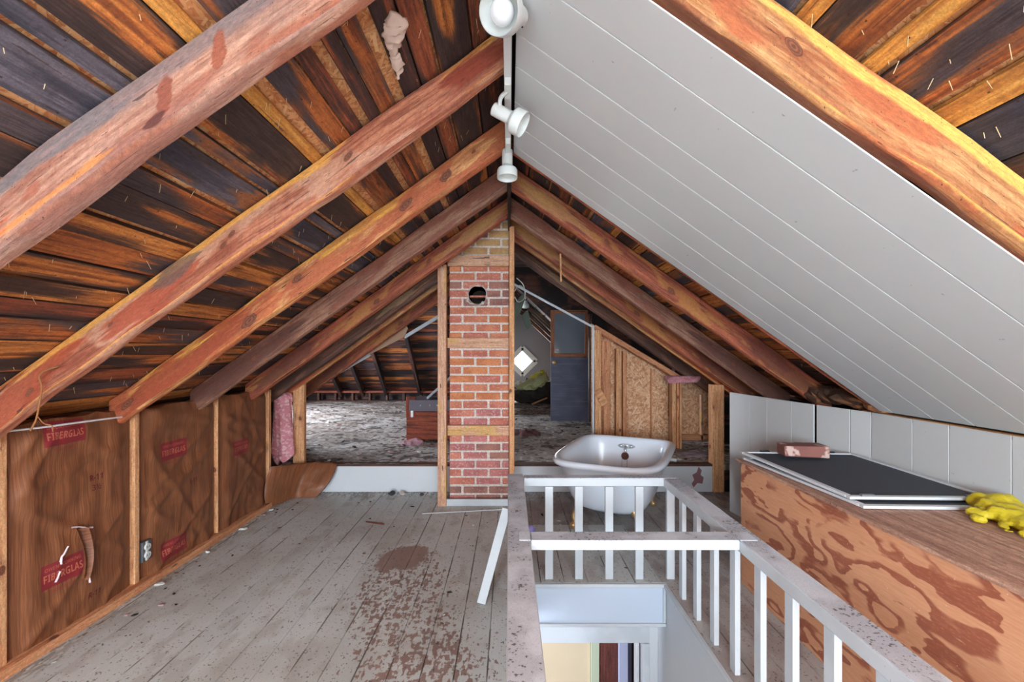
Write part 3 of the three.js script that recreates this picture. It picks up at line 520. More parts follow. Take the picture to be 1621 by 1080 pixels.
// ------------------------------------------------------------------ posts and trims of the partition
const post = (x0, x1, d, y0, y1, t, m, label, name = 'wooden_post') => solo(name, bar(x0, x1, y0, y1, -d - t, -d, m, 0.004, 1), m, label, 'post');
{ const a = W(463, 725, SDF), b = W(481, 605, SDF); post(a.x, b.x, SDF + 0.005, STEP + 0.004, 0.96, 0.045, lumber, 'pale wooden post at the left end of the white step'); }
{ const a = W(1126, 778, SDF), b = W(1144, 610, SDF); post(a.x, b.x, SDF - 0.03, 0, 0.93, 0.09, lumber, 'rounded wooden post standing right of the bathtub beside the white panel wall'); }
{ // white drywall edges that frame the far openings
  const t = thing('drywall_edge', 'white sloped drywall edge over the left opening', 'trim'), D = 4.62;
  for (const [a, b] of [[[480, 622], [586, 561]], [[640, 534], [700, 498]]]) part('edge_strip', strut(W(...a, D), W(...b, D), 0.02, 0.035, white, 0.002), white, t);
  part('torn_drywall', poly([[586, 561], [640, 534], [646, 520], [640, 512], [600, 545], [584, 548]].map(([x, y]) => W(x, y, D - 0.02)).map((v) => [v.x, v.y]), D - 0.03, D - 0.01), plain(186, 146, 120, 0.9), t).userData.label = 'torn brown paper face';
  settle(t);
  const u = thing('drywall_edge', 'white drywall edge sloping down and then straight beside the far door', 'trim');
  part('edge_strip', strut(W(808, 447, 4.42), W(939, 518, 4.42), 0.02, 0.02, white, 0.002), white, u);
  part('edge_strip', strut(W(939, 516, 4.42), W(939, 714, 4.42), 0.02, 0.016, white, 0.002, V3(0, 0, 1)), white, u);
  settle(u);
}

// ------------------------------------------------------------------ brick chimney with battens
{
  const t = thing('brick_chimney', 'narrow red brick chimney with a round stovepipe hole', 'chimney');
  const D = 3.56, x0 = -0.482, x1 = 0.0, dep = 0.47, ch = 0.0687, ev = new Evaluator(); ev.attributes = ['position', 'normal', 'uv'];
  const hc = W(756, 467, D), hole = (r, l) => { const b = new Brush(new THREE.CylinderGeometry(r, r, l, 28).rotateX(Math.PI / 2).translate(hc.x, hc.y, -D - 0.02)); b.updateMatrixWorld(); return b; };
  const core = new Brush(uvm(new THREE.BoxGeometry(x1 - x0 - 0.009, 2.62, dep - 0.009).translate((x0 + x1) / 2, 1.31, -D - dep / 2), 0, mortar)); core.updateMatrixWorld();
  const cg = ev.evaluate(core, hole(0.074, 0.56), SUBTRACTION).geometry; part('mortar_core', cg, mortar, t);
  const cutter = hole(0.077, 0.4), r = rng(73), tall = 38;
  const lay = (xa, xb, ya, yb, za, zb, m, cut) => {
    const ox = (r() - 0.5) * 0.003, oz = (r() - 0.5) * 0.006; let g = uvm(new RoundedBoxGeometry(xb - xa - r() * 0.006, yb - ya - r() * 0.003, zb - za, 1, 0.0055).translate((xa + xb) / 2 + ox, (ya + yb) / 2 + (r() - 0.5) * 0.003, (za + zb) / 2 + oz), 0, m);
    if (cut) { const b = new Brush(g); b.updateMatrixWorld(); g = ev.evaluate(b, cutter, SUBTRACTION).geometry; if (!g.attributes.position.count) return; }
    part('brick', g, m, t);
  };
  for (let c = 0; c < tall; c++) {
    const ya = 0.006 + c * ch, yb = ya + ch - 0.0125; let xs = c % 2 ? [x0, x0 + 0.105, x0 + 0.315, x1] : [x0, x0 + 0.21, x0 + 0.42, x1];
    const near = Math.abs((ya + yb) / 2 - hc.y) < 0.12;
    for (let i = 0; i < 3; i++) {
      const q = r(), k = ya > 1.98 ? (q < 0.55 ? 5 : q < 0.8 ? 4 : 2) : near ? (q < 0.5 ? 4 : q < 0.6 ? 5 : 1) : ya < 0.14 ? (q < 0.6 ? 4 : 3) : ya < 0.75 ? (q < 0.5 ? 3 : q < 0.94 ? 1 : 4) : q < 0.4 ? 0 : q < 0.65 ? 2 : q < 0.97 ? 1 : 4;
      const a = xs[i] + (i ? 0.006 : 0), b = xs[i + 1] - (i < 2 ? 0.006 : 0), cut = near && a < hc.x + 0.08 && b > hc.x - 0.08;
      lay(a, b, ya, yb, -D - 0.095, -D, BM[k], cut);
    }
    for (const s of [0, 1]) {          // the two flanks
      const za = c % 2 ? [0.1, 0.31] : [0.1, 0.205, 0.415], e = [...za, dep];
      for (let i = 0; i < e.length - 1; i++) lay(s ? x1 - 0.09 : x0, s ? x1 : x0 + 0.09, ya, yb, -D - e[i + 1] + 0.006, -D - e[i] - 0.006, BM[Math.floor(r() * 4)], false);
    }
  }
  // rim of crumbled mortar round the hole and an old brick ledge inside
  part('hole_rim', lumpy(new THREE.TorusGeometry(0.08, 0.007, 8, 48).translate(hc.x, hc.y, -D - 0.003), 0.02, 45, 9), mortar, t).userData.label = 'pale crumbling mortar ring';
  const holeDark = plain(48, 36, 31, 0.95);  // dark brown sleeve added to darken the inside of the hole
  part('dark_lining', mergeGeometries([new THREE.CylinderGeometry(0.073, 0.073, 0.27, 28, 1, true).scale(-1, 1, 1).rotateX(Math.PI / 2).translate(hc.x, hc.y, -D - 0.145), new THREE.CircleGeometry(0.073, 28).translate(hc.x, hc.y, -D - 0.278)]), holeDark, t).userData.label = 'dark lining of the stovepipe hole';
  part('inner_ledge', bar(hc.x - 0.07, hc.x + 0.07, hc.y - 0.012, hc.y + 0.004, -D - 0.16, -D - 0.06, BM[1]), BM[1], t);
  settle(t);
}
{
  const D = 3.515;
  const ls = W(701, 800, D), rs = W(809, 700, D);
  post(ls.x - 0.034, ls.x + 0.034, D - 0.05, 0, 1.9, 0.06, lumberPale, 'thin wooden stud along the left edge of the brick chimney', 'wooden_stud');
  post(rs.x - 0.014, rs.x + 0.026, D - 0.05, 0, 2.2, 0.06, lumber, 'thin wooden stud along the right edge of the brick chimney', 'wooden_stud');
  const bat = (ya, yb, m, label) => { const a = W(0, yb, D), b = W(0, ya, D); solo('batten', bar(ls.x + 0.036, rs.x - 0.016, a.y, b.y, -D - 0.04, -D - 0.005, m), m, label, 'batten', 'battens across the brick chimney'); };
  bat(404, 421, lumberPale, 'top wooden batten across the chimney just above the stovepipe hole');
  bat(535, 551, lumberPale, 'middle wooden batten across the chimney below the stovepipe hole');
  bat(674, 690, lumberPale, 'lowest wooden batten across the brick chimney');
  const a = W(704, 803, 3.46), b = W(804, 792, 3.46); const tr = struct('trim_2', 'white skirting at the foot of the chimney'); part('skirting_board', bar(a.x, b.x, 0, b.y, -3.5, -3.48, white), white, tr);
}

// ------------------------------------------------------------------ stair railing
const RY = 0.54;
{
  const t = thing('stair_railing', 'white wooden railing with square balusters round the stair opening', 'railing');
  const dustTop = (x0, x1, z0, z1, y) => bar(x0, x1, y, y + 0.003, z0, z1, dusty, 0);
  const rail = (x0, x1, z0, z1, y0, y1) => { const m = part('handrail', bar(x0, x1, y0, y1 - 0.002, z0, z1, white, 0.004), white, t); part('gritty_top', dustTop(x0 + 0.003, x1 - 0.003, z0 + 0.003, z1 - 0.003, y1 - 0.003), dusty, m).userData.label = 'grey gritty dust on the rail top'; return m; };
  rail(-0.006, 0.076, -2.44, 0.2, RY - 0.045, RY);                 // left rail
  rail(0.078, 0.905, -2.42, -2.355, RY - 0.045, RY);               // far rail
  rail(0.822, 0.905, -2.352, 0.2, RY - 0.045, RY);                 // right rail
  rail(0.077, 0.821, -1.652, -1.572, RY - 0.035, RY + 0.001);      // cross piece between the side rails
  part('lap_end', bar(0.036, 0.077, RY - 0.001, RY + 0.003, -1.651, -1.573, dusty, 0.001), dusty, t); part('lap_end', bar(0.8215, 0.885, RY - 0.001, RY + 0.002, -1.651, -1.573, dusty, 0.001), dusty, t);
  for (const x of [0.213, 0.372, 0.534, 0.695, 0.862]) part('baluster', bar(x - 0.021, x + 0.021, 0.0, RY - 0.046, -2.378, -2.356, white, 0.002), white, t);
  for (let k = 0; k < 13; k++) { const d = 2.18 - k * 0.1685; if (d < 0.1) break; part('baluster', bar(0.845, 0.866, 0.0, RY - 0.046, -d - 0.02, -d + 0.02, white, 0.002), white, t); }
  part('newel_post', bar(0.0, 0.07, 0.0, RY - 0.046, -2.43, -2.36, white, 0.003), white, t);
  part('side_panel', bar(0.024, 0.036, 0.0, RY - 0.046, -2.355, 0.2, white, 0.002), white, t);
  settle(t);
}
solo('brace_stick', strut(V3(-0.135, 0.004, -2.13), V3(-0.012, 0.46, -2.13), 0.02, 0.042, white, 0.002), white, 'white stick leaning from the floor against the railing', 'stick');

// ------------------------------------------------------------------ stairwell and the hall below
{
  const wr = struct('wall_stairwell', 'white walls of the stair opening');
  part('side_wall', bar(SX1, SX1 + 0.06, -2.6, -0.021, -2.6, 0.7, wallWhite, 0), wallWhite, wr);
  part('side_wall', bar(SX0 - 0.06, SX0, -2.6, -0.021, -2.2, 0.7, wallWhite, 0), wallWhite, wr);
  const bluish = plain(194, 203, 218, 0.5);
  part('fascia', bar(SX0 - 0.4, SX1, -0.215, -0.021, -SD - 0.02, -SD, bluish, 0.002), bluish, wr);
  part('moulding', bar(SX0 - 0.4, SX1 - 0.002, -0.23, -0.212, -SD - 0.02, -SD + 0.012, white, 0.004), white, wr);
  part('moulding', bar(SX1 - 0.018, SX1 - 0.002, -0.211, -0.024, -SD - 0.01, -SD + 0.01, white, 0.004), white, wr);
  part('header', bar(SX0 - 0.6, 0.775, -0.395, -0.2, -2.47, -2.44, white, 0.002), white, wr);
  part('corner_wall', bar(0.775, SX1, -2.6, -0.2, -2.5, -2.45, wallWhite, 0.002), wallWhite, wr);
  part('door_casing', bar(0.735, 0.773, -2.6, -0.396, -2.49, -2.43, white, 0.004), white, wr);
  part('door_casing', bar(0.71, 0.728, -2.6, -0.396, -2.52, -2.47, white, 0.004), white, wr);
  part('soffit', bar(-2.6, 2.2, -0.21, -0.2, -4.4, -2.345, wallWhite, 0), wallWhite, wr);
  const hb = struct('wall_hall', 'rooms on the floor below seen through the stair door');
  const stainT = tex(512, 512, (u, v) => { const a = fbm(u, v, 3, 3, 4, 901), f = fbm(u, v, 30, 30, 3, 903); let c = mix3([232, 214, 182], [216, 194, 160], a); c = mix3(c, [136, 102, 66], sst(0.66, 0.74, fbm(u, v, 5, 5, 4, 907)) * 0.7 * f * 1.6); return c; });
  const beige = mat({ map: stainT }, 1.2, 1.2, 0.9), greenish = plain(196, 204, 176, 0.6), lav = plain(190, 194, 220, 0.6), doorBrown = woodMat({ w: 512, h: 128, len: 1.6, wid: 0.25, seed: 911, light: [128, 70, 56], mid: [100, 50, 42], dark: [70, 34, 30], rings: 60 });
  const strip = (name, pa, pb, m, d, t = 0.05) => part(name, bar(W(pa, 0, 3.3).x, W(pb, 0, 3.3).x, -2.6, -0.22, -d - t, -d, m, 0.003, 1), m, hb);
  strip('plaster_wall', 640, 934.5, beige, 3.3); strip('door_trim', 935, 948, greenish, 3.28); strip('brown_door', 948.5, 977.5, doorBrown, 3.29); strip('lavender_trim', 978, 992, lav, 3.26, 0.08); strip('lavender_wall', 992.2, 1000, plain(160, 164, 196, 0.7), 3.3); strip('dark_gap', 1000.2, 1004, plain(48, 46, 70, 0.8), 3.31);
  strip('orange_door', 1004.2, 1030, redWood, 3.29); strip('hall_wall', 1031, 1400, wallWhite, 3.3);
  part('hall_floor', bar(-2.6, 2.3, -2.66, -2.6, -4.4, 0.8, oldWood, 0), oldWood, hb);
  part('hall_end', bar(-2.6, 2.3, -2.6, -0.2, 0.72, 0.8, wallWhite, 0), wallWhite, hb);
  part('hall_end', bar(-2.6, 2.3, -2.6, -0.2, -4.46, -4.4, wallWhite, 0), wallWhite, hb);
  part('hall_side', bar(2.3, 2.36, -2.6, -0.2, -4.4, 0.8, wallWhite, 0), wallWhite, hb);
  { const s = new THREE.Shape([[-0.8, -2.6], [4.4, -2.6], [4.4, -0.2], [-0.8, -0.2]].map(([x, y]) => new THREE.Vector2(x, y))); s.holes.push(new THREE.Path([[0.6, -1.85], [1.8, -1.85], [1.8, -0.55], [0.6, -0.55]].map(([x, y]) => new THREE.Vector2(x, y))));
    part('hall_side', uvm(new THREE.ExtrudeGeometry(s, { depth: 0.1, bevelEnabled: false }).rotateY(Math.PI / 2).translate(-2.7, 0, 0), 2, wallWhite), wallWhite, hb); }
  const w = struct('added_window_2', 'unseen window added to light the hall below'); for (const [a, b, c, d] of [[0.6, 0.65, -1.85, -0.55], [1.75, 1.8, -1.85, -0.55], [0.65, 1.75, -1.85, -1.8], [0.65, 1.75, -0.6, -0.55]]) part('window_frame', bar(-2.68, -2.62, c, d, -b, -a, white), white, w);
  part('pane', new THREE.BoxGeometry(0.004, 1.2, 1.1).translate(-2.65, -1.2, -1.2), glass, w);
}

// ------------------------------------------------------------------ right knee wall of grooved boards, leaning inwards at its far end
{
  const w = struct('wall_right', 'knee wall of light grey grooved boards with cracks');
  const grooves = [[1155, 0], [1187, 1], [1214, 1], [1253, 1], [1289, 3], [1345, 2], [1379, 1], [1444, 1], [1502, 1], [1601, 1], [1760, 1], [2010, 1], [2500, 1], [3600, 1]];
  const at = (px) => { let X = 1.83; if (px < 1379) X = mix(1.68, 1.83, (px - 1155) / (1379 - 1155)); return [X, FOC * X / (px - VX)]; };
  for (let i = 0; i < grooves.length - 1; i++) {
    const [xa, da] = at(grooves[i][0]), [xb, db] = at(grooves[i + 1][0]), gp = { 0: 0, 1: 0.0035, 2: 0.006, 3: 0.022 }, L = Math.hypot(xb - xa, db - da), ga = gp[grooves[i][1]] * 0.7, gb = gp[grooves[i + 1][1]] * 0.3;
    const g = uvm(new RoundedBoxGeometry(L - ga - gb, 0.905, 0.01, 1, 0.0015), 1, panelGrey); g.translate((ga - gb) / 2, 0, -0.005);
    g.rotateY(Math.atan2(db - da, xb - xa)); g.translate((xa + xb) / 2, 0.4525 + 0.002, -(da + db) / 2); part('wall_board', g, panelGrey, w);
  }
  // white strip in the tight grooves, black void behind the cracks
  const [bx, bd] = at(1380); part('groove_backing', bar(1.8345, 1.838, 0, 0.9, -bd, 5.1, beadWhite, 0), beadWhite, w);
  for (const px of [1187, 1214, 1253]) { const [X, D] = at(px); part('groove_bead', bar(X + 0.004, X + 0.009, 0, 0.9, -D - 0.012, -D + 0.012, beadWhite, 0), beadWhite, w); }
  part('back_lining', bar(1.98, 2.08, 0, 0.86, -3.9, 5.2, blackGap, 0), blackGap, w);
  const rough = woodMat({ w: 1024, h: 64, len: 2, wid: 0.05, seed: 921, light: [210, 152, 90], mid: [170, 110, 58], dark: [104, 62, 34], rings: 60 }, 0.9, 0.002);
  part('raw_top_edge', bar(1.832, 1.87, 0.89, 0.912, -2.3, 5.1, rough), rough, w).userData.label = 'raw brown fibre edge between wall and ceiling panelling';
}
// rough log end above the right knee wall
{
  const g = new THREE.CylinderGeometry(0.055, 0.06, 0.62, 22, 26).rotateX(Math.PI / 2); lumpy(g, 0.035, 22, 17); g.scale(1.15, 0.8, 1).translate(1.86, 0.965, -2.42);
  const u = uvm(g, 2, RM.dark); u.computeVertexNormals(); const barkT = woodTex({ w: 512, h: 256, len: 0.5, wid: 0.3, seed: 931, light: [196, 132, 84], mid: [150, 90, 52], dark: [84, 50, 32], stain: 0.8, stainAt: 0.52, stainCol: [52, 34, 26] });
  solo('log_plate', u, mat({ map: barkT, bumpMap: barkT, bumpScale: 0.006 }, 0.5, 0.3, 0.95), 'rough bark-edged log lying on top of the right knee wall', 'log');
}

// ------------------------------------------------------------------ plywood box, screens, brick, glove
const BX = 1.22, BY = 0.645;
{
  const t = thing('plywood_box', 'long plywood box with reddish grain along the right wall', 'box');
  part('front_panel', bar(BX, BX + 0.018, 0.0, BY - 0.012, -2.33, 1.6, plywood, 0.002, 2), plywood, t);
  part('end_panel', bar(BX + 0.02, 1.81, 0.0, BY - 0.012, -2.33, -2.312, plywood, 0.002, 0), plywood, t);
  part('top_panel', bar(BX - 0.012, 1.822, BY - 0.012, BY, -2.36, 1.6, boxTop, 0.002, 2), boxTop, t).userData.label = 'brown dusty top';
  settle(t);
}
const mesh = plain(66, 69, 77, 0.75), alu = plain(214, 215, 218, 0.4);
function screen(corners, y0, label, hard) {   // corners far-left, far-right, near-right, near-left as [X, D, y]
  const t = thing('window_screen', label, 'screen', 'window screens on the plywood box'), c = corners.map(([x, d, y]) => V3(x, y, -d)), up = V3(0, 1, 0);
  for (let i = 0; i < 4; i++) {
    const a = c[i].clone(), b = c[(i + 1) % 4].clone(), d = b.clone().sub(a).normalize(); part('frame', strut(a.clone().addScaledVector(d, i % 2 ? 0.012 : -0.011), b.clone().addScaledVector(d, i % 2 ? -0.012 : 0.011), 0.022, 0.011, alu, 0.0015), alu, t);
  }
  const p = c.map((v) => v.clone()), g = new THREE.BufferGeometry(), top = p.map((v) => [v.x, v.y + 0.001, v.z]), bot = p.map((v) => [v.x, v.y - 0.001, v.z]);
  g.setAttribute('position', new THREE.Float32BufferAttribute([...top.flat(), ...bot.flat()], 3)); g.setIndex([0, 2, 1, 0, 3, 2, 4, 5, 6, 4, 6, 7, 0, 1, 5, 0, 5, 4, 1, 2, 6, 1, 6, 5, 2, 3, 7, 2, 7, 6, 3, 0, 4, 3, 4, 7]); const n = g.toNonIndexed(); n.computeVertexNormals();
  part('mesh_panel', uvm(n, 0, mesh), mesh, t);
  if (hard) for (const k of hard) { const v = c[3].clone().lerp(c[2], k); part('clip', new RoundedBoxGeometry(0.05, 0.008, 0.016, 1, 0.002).translate(v.x, v.y + 0.008, v.z), plain(150, 152, 156, 0.4, { metalness: 0.5 }), t); }
  if (hard) for (const k of [0.2, 0.8]) { const v = c[0].clone().lerp(c[1], k); part('clip', new RoundedBoxGeometry(0.045, 0.007, 0.016, 1, 0.002).translate(v.x, v.y + 0.009, v.z), plain(40, 40, 44, 0.5), t); }
  return settle(t);
}
screen([[1.235, 2.31, 0.655], [1.78, 2.27, 0.655], [1.795, 1.58, 0.653], [1.285, 1.6, 0.653]], 0, 'lower white-framed window screen lying on the plywood box', null);
screen([[1.23, 2.32, 0.684], [1.765, 2.28, 0.684], [1.785, 1.64, 0.668], [1.278, 1.655, 0.668]], 0, 'upper white-framed window screen with dark mesh under the loose brick', [0.12, 0.88]);
{ // loose brick lying on the far end of the screens
  const a = W(1228, 718, 2.24), g = new RoundedBoxGeometry(0.205, 0.058, 0.1, 3, 0.006).toNonIndexed(); lumpy(g, 0.006, 40, 3);
  const u = uvm(g, 0, mortar); u.rotateY(-0.12); u.translate(1.46, 0.724, -2.2);
  const bt = tex(256, 128, (x, y) => { const f = fbm(x, y, 8, 6, 4, 941); let c = mix3([150, 96, 84], [124, 80, 76], fbm(x, y, 3, 3, 3, 943)); return mix3(c, [214, 190, 180], sst(0.5, 0.62, f) * 0.75); });
  solo('loose_brick', u, mat({ map: bt, bumpMap: bt, bumpScale: 0.003 }, 0.3, 0.2, 0.95), 'loose old brick with mortar crust lying on the window screen', 'brick');
}
{ // yellow rubber glove, cuff towards the screens, fingers towards the viewer
  const caps = [], sm = (a, b, k) => { const h = Math.max(k - Math.abs(a - b), 0) / k; return Math.min(a, b) - h * h * k * 0.25; };
  const cap = (x, y, z, a, b, c, ax, ay, az, bx, by, bz, ra, rb2) => { const ux = bx - ax, uy = by - ay, uz = bz - az, t = Math.max(0, Math.min(1, ((x - ax) * ux + (y - ay) * uy + (z - az) * uz) / (ux * ux + uy * uy + uz * uz))); return Math.hypot(x - ax - ux * t, (y - ay - uy * t) * 1.5, z - az - uz * t) - (ra + (rb2 - ra) * t); };
  // local: x along the glove from cuff (0) to fingertips (0.3), z across, y up
  const bones = [[0.0, 0.03, 0.0, 0.09, 0.026, 0.0, 0.055, 0.046], [0.09, 0.026, 0.0, 0.17, 0.022, -0.005, 0.046, 0.042], [0.12, 0.03, -0.02, 0.18, 0.022, -0.01, 0.035, 0.03],
    [0.17, 0.02, -0.04, 0.26, 0.016, -0.055, 0.014, 0.011], [0.17, 0.02, -0.014, 0.275, 0.018, -0.02, 0.014, 0.011], [0.17, 0.02, 0.012, 0.27, 0.014, 0.018, 0.014, 0.011], [0.165, 0.018, 0.036, 0.24, 0.013, 0.055, 0.013, 0.01], [0.06, 0.03, 0.03, 0.12, 0.02, 0.075, 0.022, 0.015], [0.12, 0.02, 0.075, 0.16, 0.014, 0.08, 0.015, 0.012], [0.03, 0.045, -0.03, 0.14, 0.045, 0.0, 0.016, 0.014], [0.05, 0.05, 0.03, 0.13, 0.04, 0.03, 0.014, 0.012]];
  const g = sdf((x, y, z) => {
    let d = 1; for (const b of bones) d = sm(d, cap(x, y, z, 0, 0, 0, ...b), 0.012);
    const wr = (fbm(x * 2 + 0.3, z * 2 + 0.5, 9, 14, 3, 951) - 0.5) * 0.045 + Math.sin(x * 95 + z * 60 + 4 * fbm(x * 2 + 0.2, z * 2 + 0.4, 6, 6, 2, 3)) * 0.0045;
    d += wr * sst(-0.03, 0.03, y);
    d = Math.max(d, 0.002 - y);                                        // lies on the wood
    d = Math.max(d, -(Math.hypot((y - 0.03) * 1.6, z) - 0.036 + x * 0.9)); // open cuff
    return d;
  }, [-0.07, -0.01, -0.13], [0.31, 0.11, 0.13], 84);
  g.scale(1.0, 1.0, 1.25).rotateY(-2.05).translate(1.715, BY, -1.555);
  solo('rubber_glove', toCreasedNormals(g, 1.2), plain(204, 182, 40, 0.45), 'crumpled yellow rubber glove on the plywood box', 'glove');
}

// ------------------------------------------------------------------ clawfoot bathtub
{
  const t = thing('clawfoot_bathtub', 'white enamel clawfoot bathtub standing askew before the step', 'bathtub');
  const HL = 0.535, HW = 0.35, TY = 0.5;
  // rim outline: squarish at the tap end (+z), rounder at the head end
  const outline = (a, hw, hl) => { const c = Math.cos(a), s = Math.sin(a), n = s > 0 ? 7 : 4.2, k = Math.pow(Math.pow(Math.abs(c), n) + Math.pow(Math.abs(s), n), -1 / n); const wz = s * k * hl; return [c * k * hw * (1 - 0.03 * (s < 0 ? -s * k : 0)), wz]; };
  const prof = [];       // [half width, half length, y]: outside foot -> rim -> inside -> middle of the bottom
  prof.push([0.0, 0.0, 0.115], [0.1, 0.24, 0.115], [0.17, 0.34, 0.125], [0.225, 0.4, 0.155], [0.255, 0.432, 0.21], [0.275, 0.455, 0.29], [0.293, 0.474, 0.39], [0.302, 0.484, 0.452]);
  const P0 = prof.slice(0, 8), roll = [];
  for (let k = 0; k <= 10; k++) { const a = -1.9 + k / 10 * 4.4; roll.push([0.326 + 0.026 * Math.cos(a), 0.51 + 0.026 * Math.cos(a), TY - 0.024 + 0.024 * Math.sin(a)]); }
  const ins = [[0.296, 0.478, 0.475], [0.286, 0.466, 0.43], [0.27, 0.446, 0.32], [0.25, 0.42, 0.22], [0.215, 0.375, 0.165], [0.16, 0.31, 0.142], [0.08, 0.16, 0.137], [0, 0, 0.136]];
  const all = [...P0, ...roll, ...ins], N = 72, P = [], idx = [];
  all.forEach(([w, l, y]) => { for (let j = 0; j < N; j++) { const a = j / N * 2 * Math.PI, low = sst(0.5, 0.1, y), [x, z] = outline(a, w, l); const lean = z < 0 ? z * (1 - 0.16 * low) : z; P.push(x * 1.1, y, lean); } });
  for (let i = 0; i < all.length - 1; i++) for (let j = 0; j < N; j++) { const a = i * N + j, b = i * N + (j + 1) % N, c = a + N, d = b + N; idx.push(a, c, b, b, c, d); }
  const g = new THREE.BufferGeometry(); g.setAttribute('position', new THREE.Float32BufferAttribute(P, 3)); g.setIndex(idx); g.computeVertexNormals();
  part('basin', g, enamel, t);
  // feet: a bent leg with a ball in a claw
  for (const [sx, sz] of [[-1, -1], [1, -1], [-1, 1], [1, 1]]) {
    const x = sx * 0.185, z = sz * 0.31, pts = [[x * 0.98, 0.16, z * 0.98], [x * 1.1, 0.125, z * 1.03], [x * 1.2, 0.085, z * 1.08], [x * 1.14, 0.05, z * 1.08], [x * 1.18, 0.024, z * 1.1]].map((p) => V3(...p)), cv = new THREE.CatmullRomCurve3(pts);
    const tg = new THREE.TubeGeometry(cv, 16, 0.02, 10, false), pp = tg.attributes.position;
    for (let i = 0; i < pp.count; i++) { const k = Math.floor(i / 11) / 16, c = cv.getPoint(k), f = 1.25 - 0.5 * Math.sin(k * 2.6); pp.setXYZ(i, c.x + (pp.getX(i) - c.x) * f, Math.max(0.002, c.y + (pp.getY(i) - c.y) * f), c.z + (pp.getZ(i) - c.z) * f); }
    tg.computeVertexNormals(); const f = part('claw_foot', tg, brass, t); f.userData.label = 'worn golden claw foot'; part('ball', new THREE.SphereGeometry(0.024, 14, 10).translate(x * 1.19, 0.0245, z * 1.11), brass, f);
  }
  // tap on the tap-end wall: oval plate, two handles, spout, overflow
  const fz = 0.455, fx = 0.005;
  const plate = part('tap_plate', new THREE.CylinderGeometry(1, 1, 0.008, 30).rotateX(Math.PI / 2).scale(0.07, 0.02, 1).translate(fx, 0.432, fz - 0.002), chrome, t);
  for (const s of [-1, 1]) part('tap_handle', new THREE.SphereGeometry(0.015, 14, 10).scale(1, 1, 0.8).translate(fx + s * 0.042, 0.434, fz - 0.018), chrome, plate);
  part('spout', tube([[fx, 0.43, fz], [fx, 0.43, fz - 0.03], [fx, 0.412, fz - 0.05], [fx, 0.392, fz - 0.052]], 0.011, 16, 10), chrome, t);
  part('overflow', new THREE.CylinderGeometry(0.031, 0.031, 0.006, 24).rotateX(Math.PI / 2 + 0.12).translate(fx + 0.01, 0.352, fz - 0.013), rust, t).userData.label = 'rusted overflow plate';
  for (const s of [-0.02, 0.022]) { const gg = tube([[fx + 0.012 + s, 0.335, fz - 0.0155], [fx + 0.012 + s, 0.28, fz - 0.026], [fx + 0.012 + s, 0.22, fz - 0.04]], 0.0022, 10, 5); part('rust_streak', gg, plain(180, 166, 156, 0.7), t); }
  t.position.set(0.785, 0, -3.255); t.rotation.y = Math.PI - Math.atan2(0.425, 0.905);
}
// white pipe lying on the step
solo('plastic_pipe', tube([W(1035, 722, 3.98), W(1071, 729, 3.9)], 0.016, 2, 12), plastic, 'short white pipe end lying on the step right of the bathtub', 'pipe');

// ------------------------------------------------------------------ track lighting at the ridge
{
  const TYP = YU - 0.035;
  solo('light_track', bar(-0.018, 0.008, TYP - 0.02, TYP, -2.4, -1.02, plain(216, 216, 214, 0.35), 0.003), plain(216, 216, 214, 0.35), 'white lighting track along the ridge', 'track');
  const bellProfile = [[0.0, 0], [0.027, 0], [0.028, 0.004], [0.028, 0.082], [0.031, 0.088], [0.05, 0.102], [0.054, 0.11], [0.054, 0.15], [0.051, 0.15], [0.05, 0.112], [0.03, 0.095], [0.0, 0.092]];
  function spot(at, dir, k, anchorD, label, bulb) {
    const t = thing('spotlight', label, 'spotlight', 'track spotlights');
    const d = dir.clone().normalize(), o = at.clone().addScaledVector(d, -0.075 * k);
    part('shade', aim(new THREE.LatheGeometry(bellProfile.map(([x, y]) => new THREE.Vector2(x * k, y * k)), 36), d, o), plastic, t);
    const anchor = V3(-0.005, TYP - 0.022, -anchorD);
    part('adapter', bar(-0.017, 0.007, TYP - 0.048, TYP - 0.0205, -anchorD - 0.045, -anchorD + 0.045, plastic, 0.003), plastic, t);
    part('arm', tube([anchor.clone().add(V3(0, -0.02, 0)), anchor.clone().lerp(o, 0.5).add(V3(0, -0.004, 0)), o.clone().addScaledVector(d, 0.03 * k)], 0.008, 14, 8), plastic, t);
    if (bulb) { const b = part('bulb', aim(new THREE.SphereGeometry(0.032 * k, 24, 18).translate(0, 0, 0), d, o.clone().addScaledVector(d, 0.126 * k)), new THREE.MeshPhysicalMaterial({ color: sRGB(222, 222, 224), roughness: 0.12, clearcoat: 1 }), t); b.userData.label = 'frosted bulb, unlit'; }
    for (const a of [0.6, 2.4]) { const s = new THREE.SphereGeometry(0.003 * k, 8, 6); const n = new THREE.Vector3().crossVectors(d, V3(0, 0.3, 1)).normalize().applyAxisAngle(d, a); s.translate(o.x + d.x * 0.012 + n.x * 0.028 * k, o.y + d.y * 0.012 + n.y * 0.028 * k, o.z + d.z * 0.012 + n.z * 0.028 * k); part('vent_hole', s, blackGap, t); }
    settle(t);
  }
  spot(W(806, 22, 1.17), V3(-0.36, -0.5, 0.78), 1.0, 1.12, 'large white spotlight facing the camera with its bulb showing', true);
  spot(W(805, 185, 1.62), V3(0.8, -0.5, 0.12), 0.86, 1.56, 'middle white spotlight tilted right against the panelling');
  spot(W(803, 260, 2.06), V3(0.0, -1, 0.05), 0.88, 1.99, 'lowest white spotlight pointing straight down, farthest along the track');
}
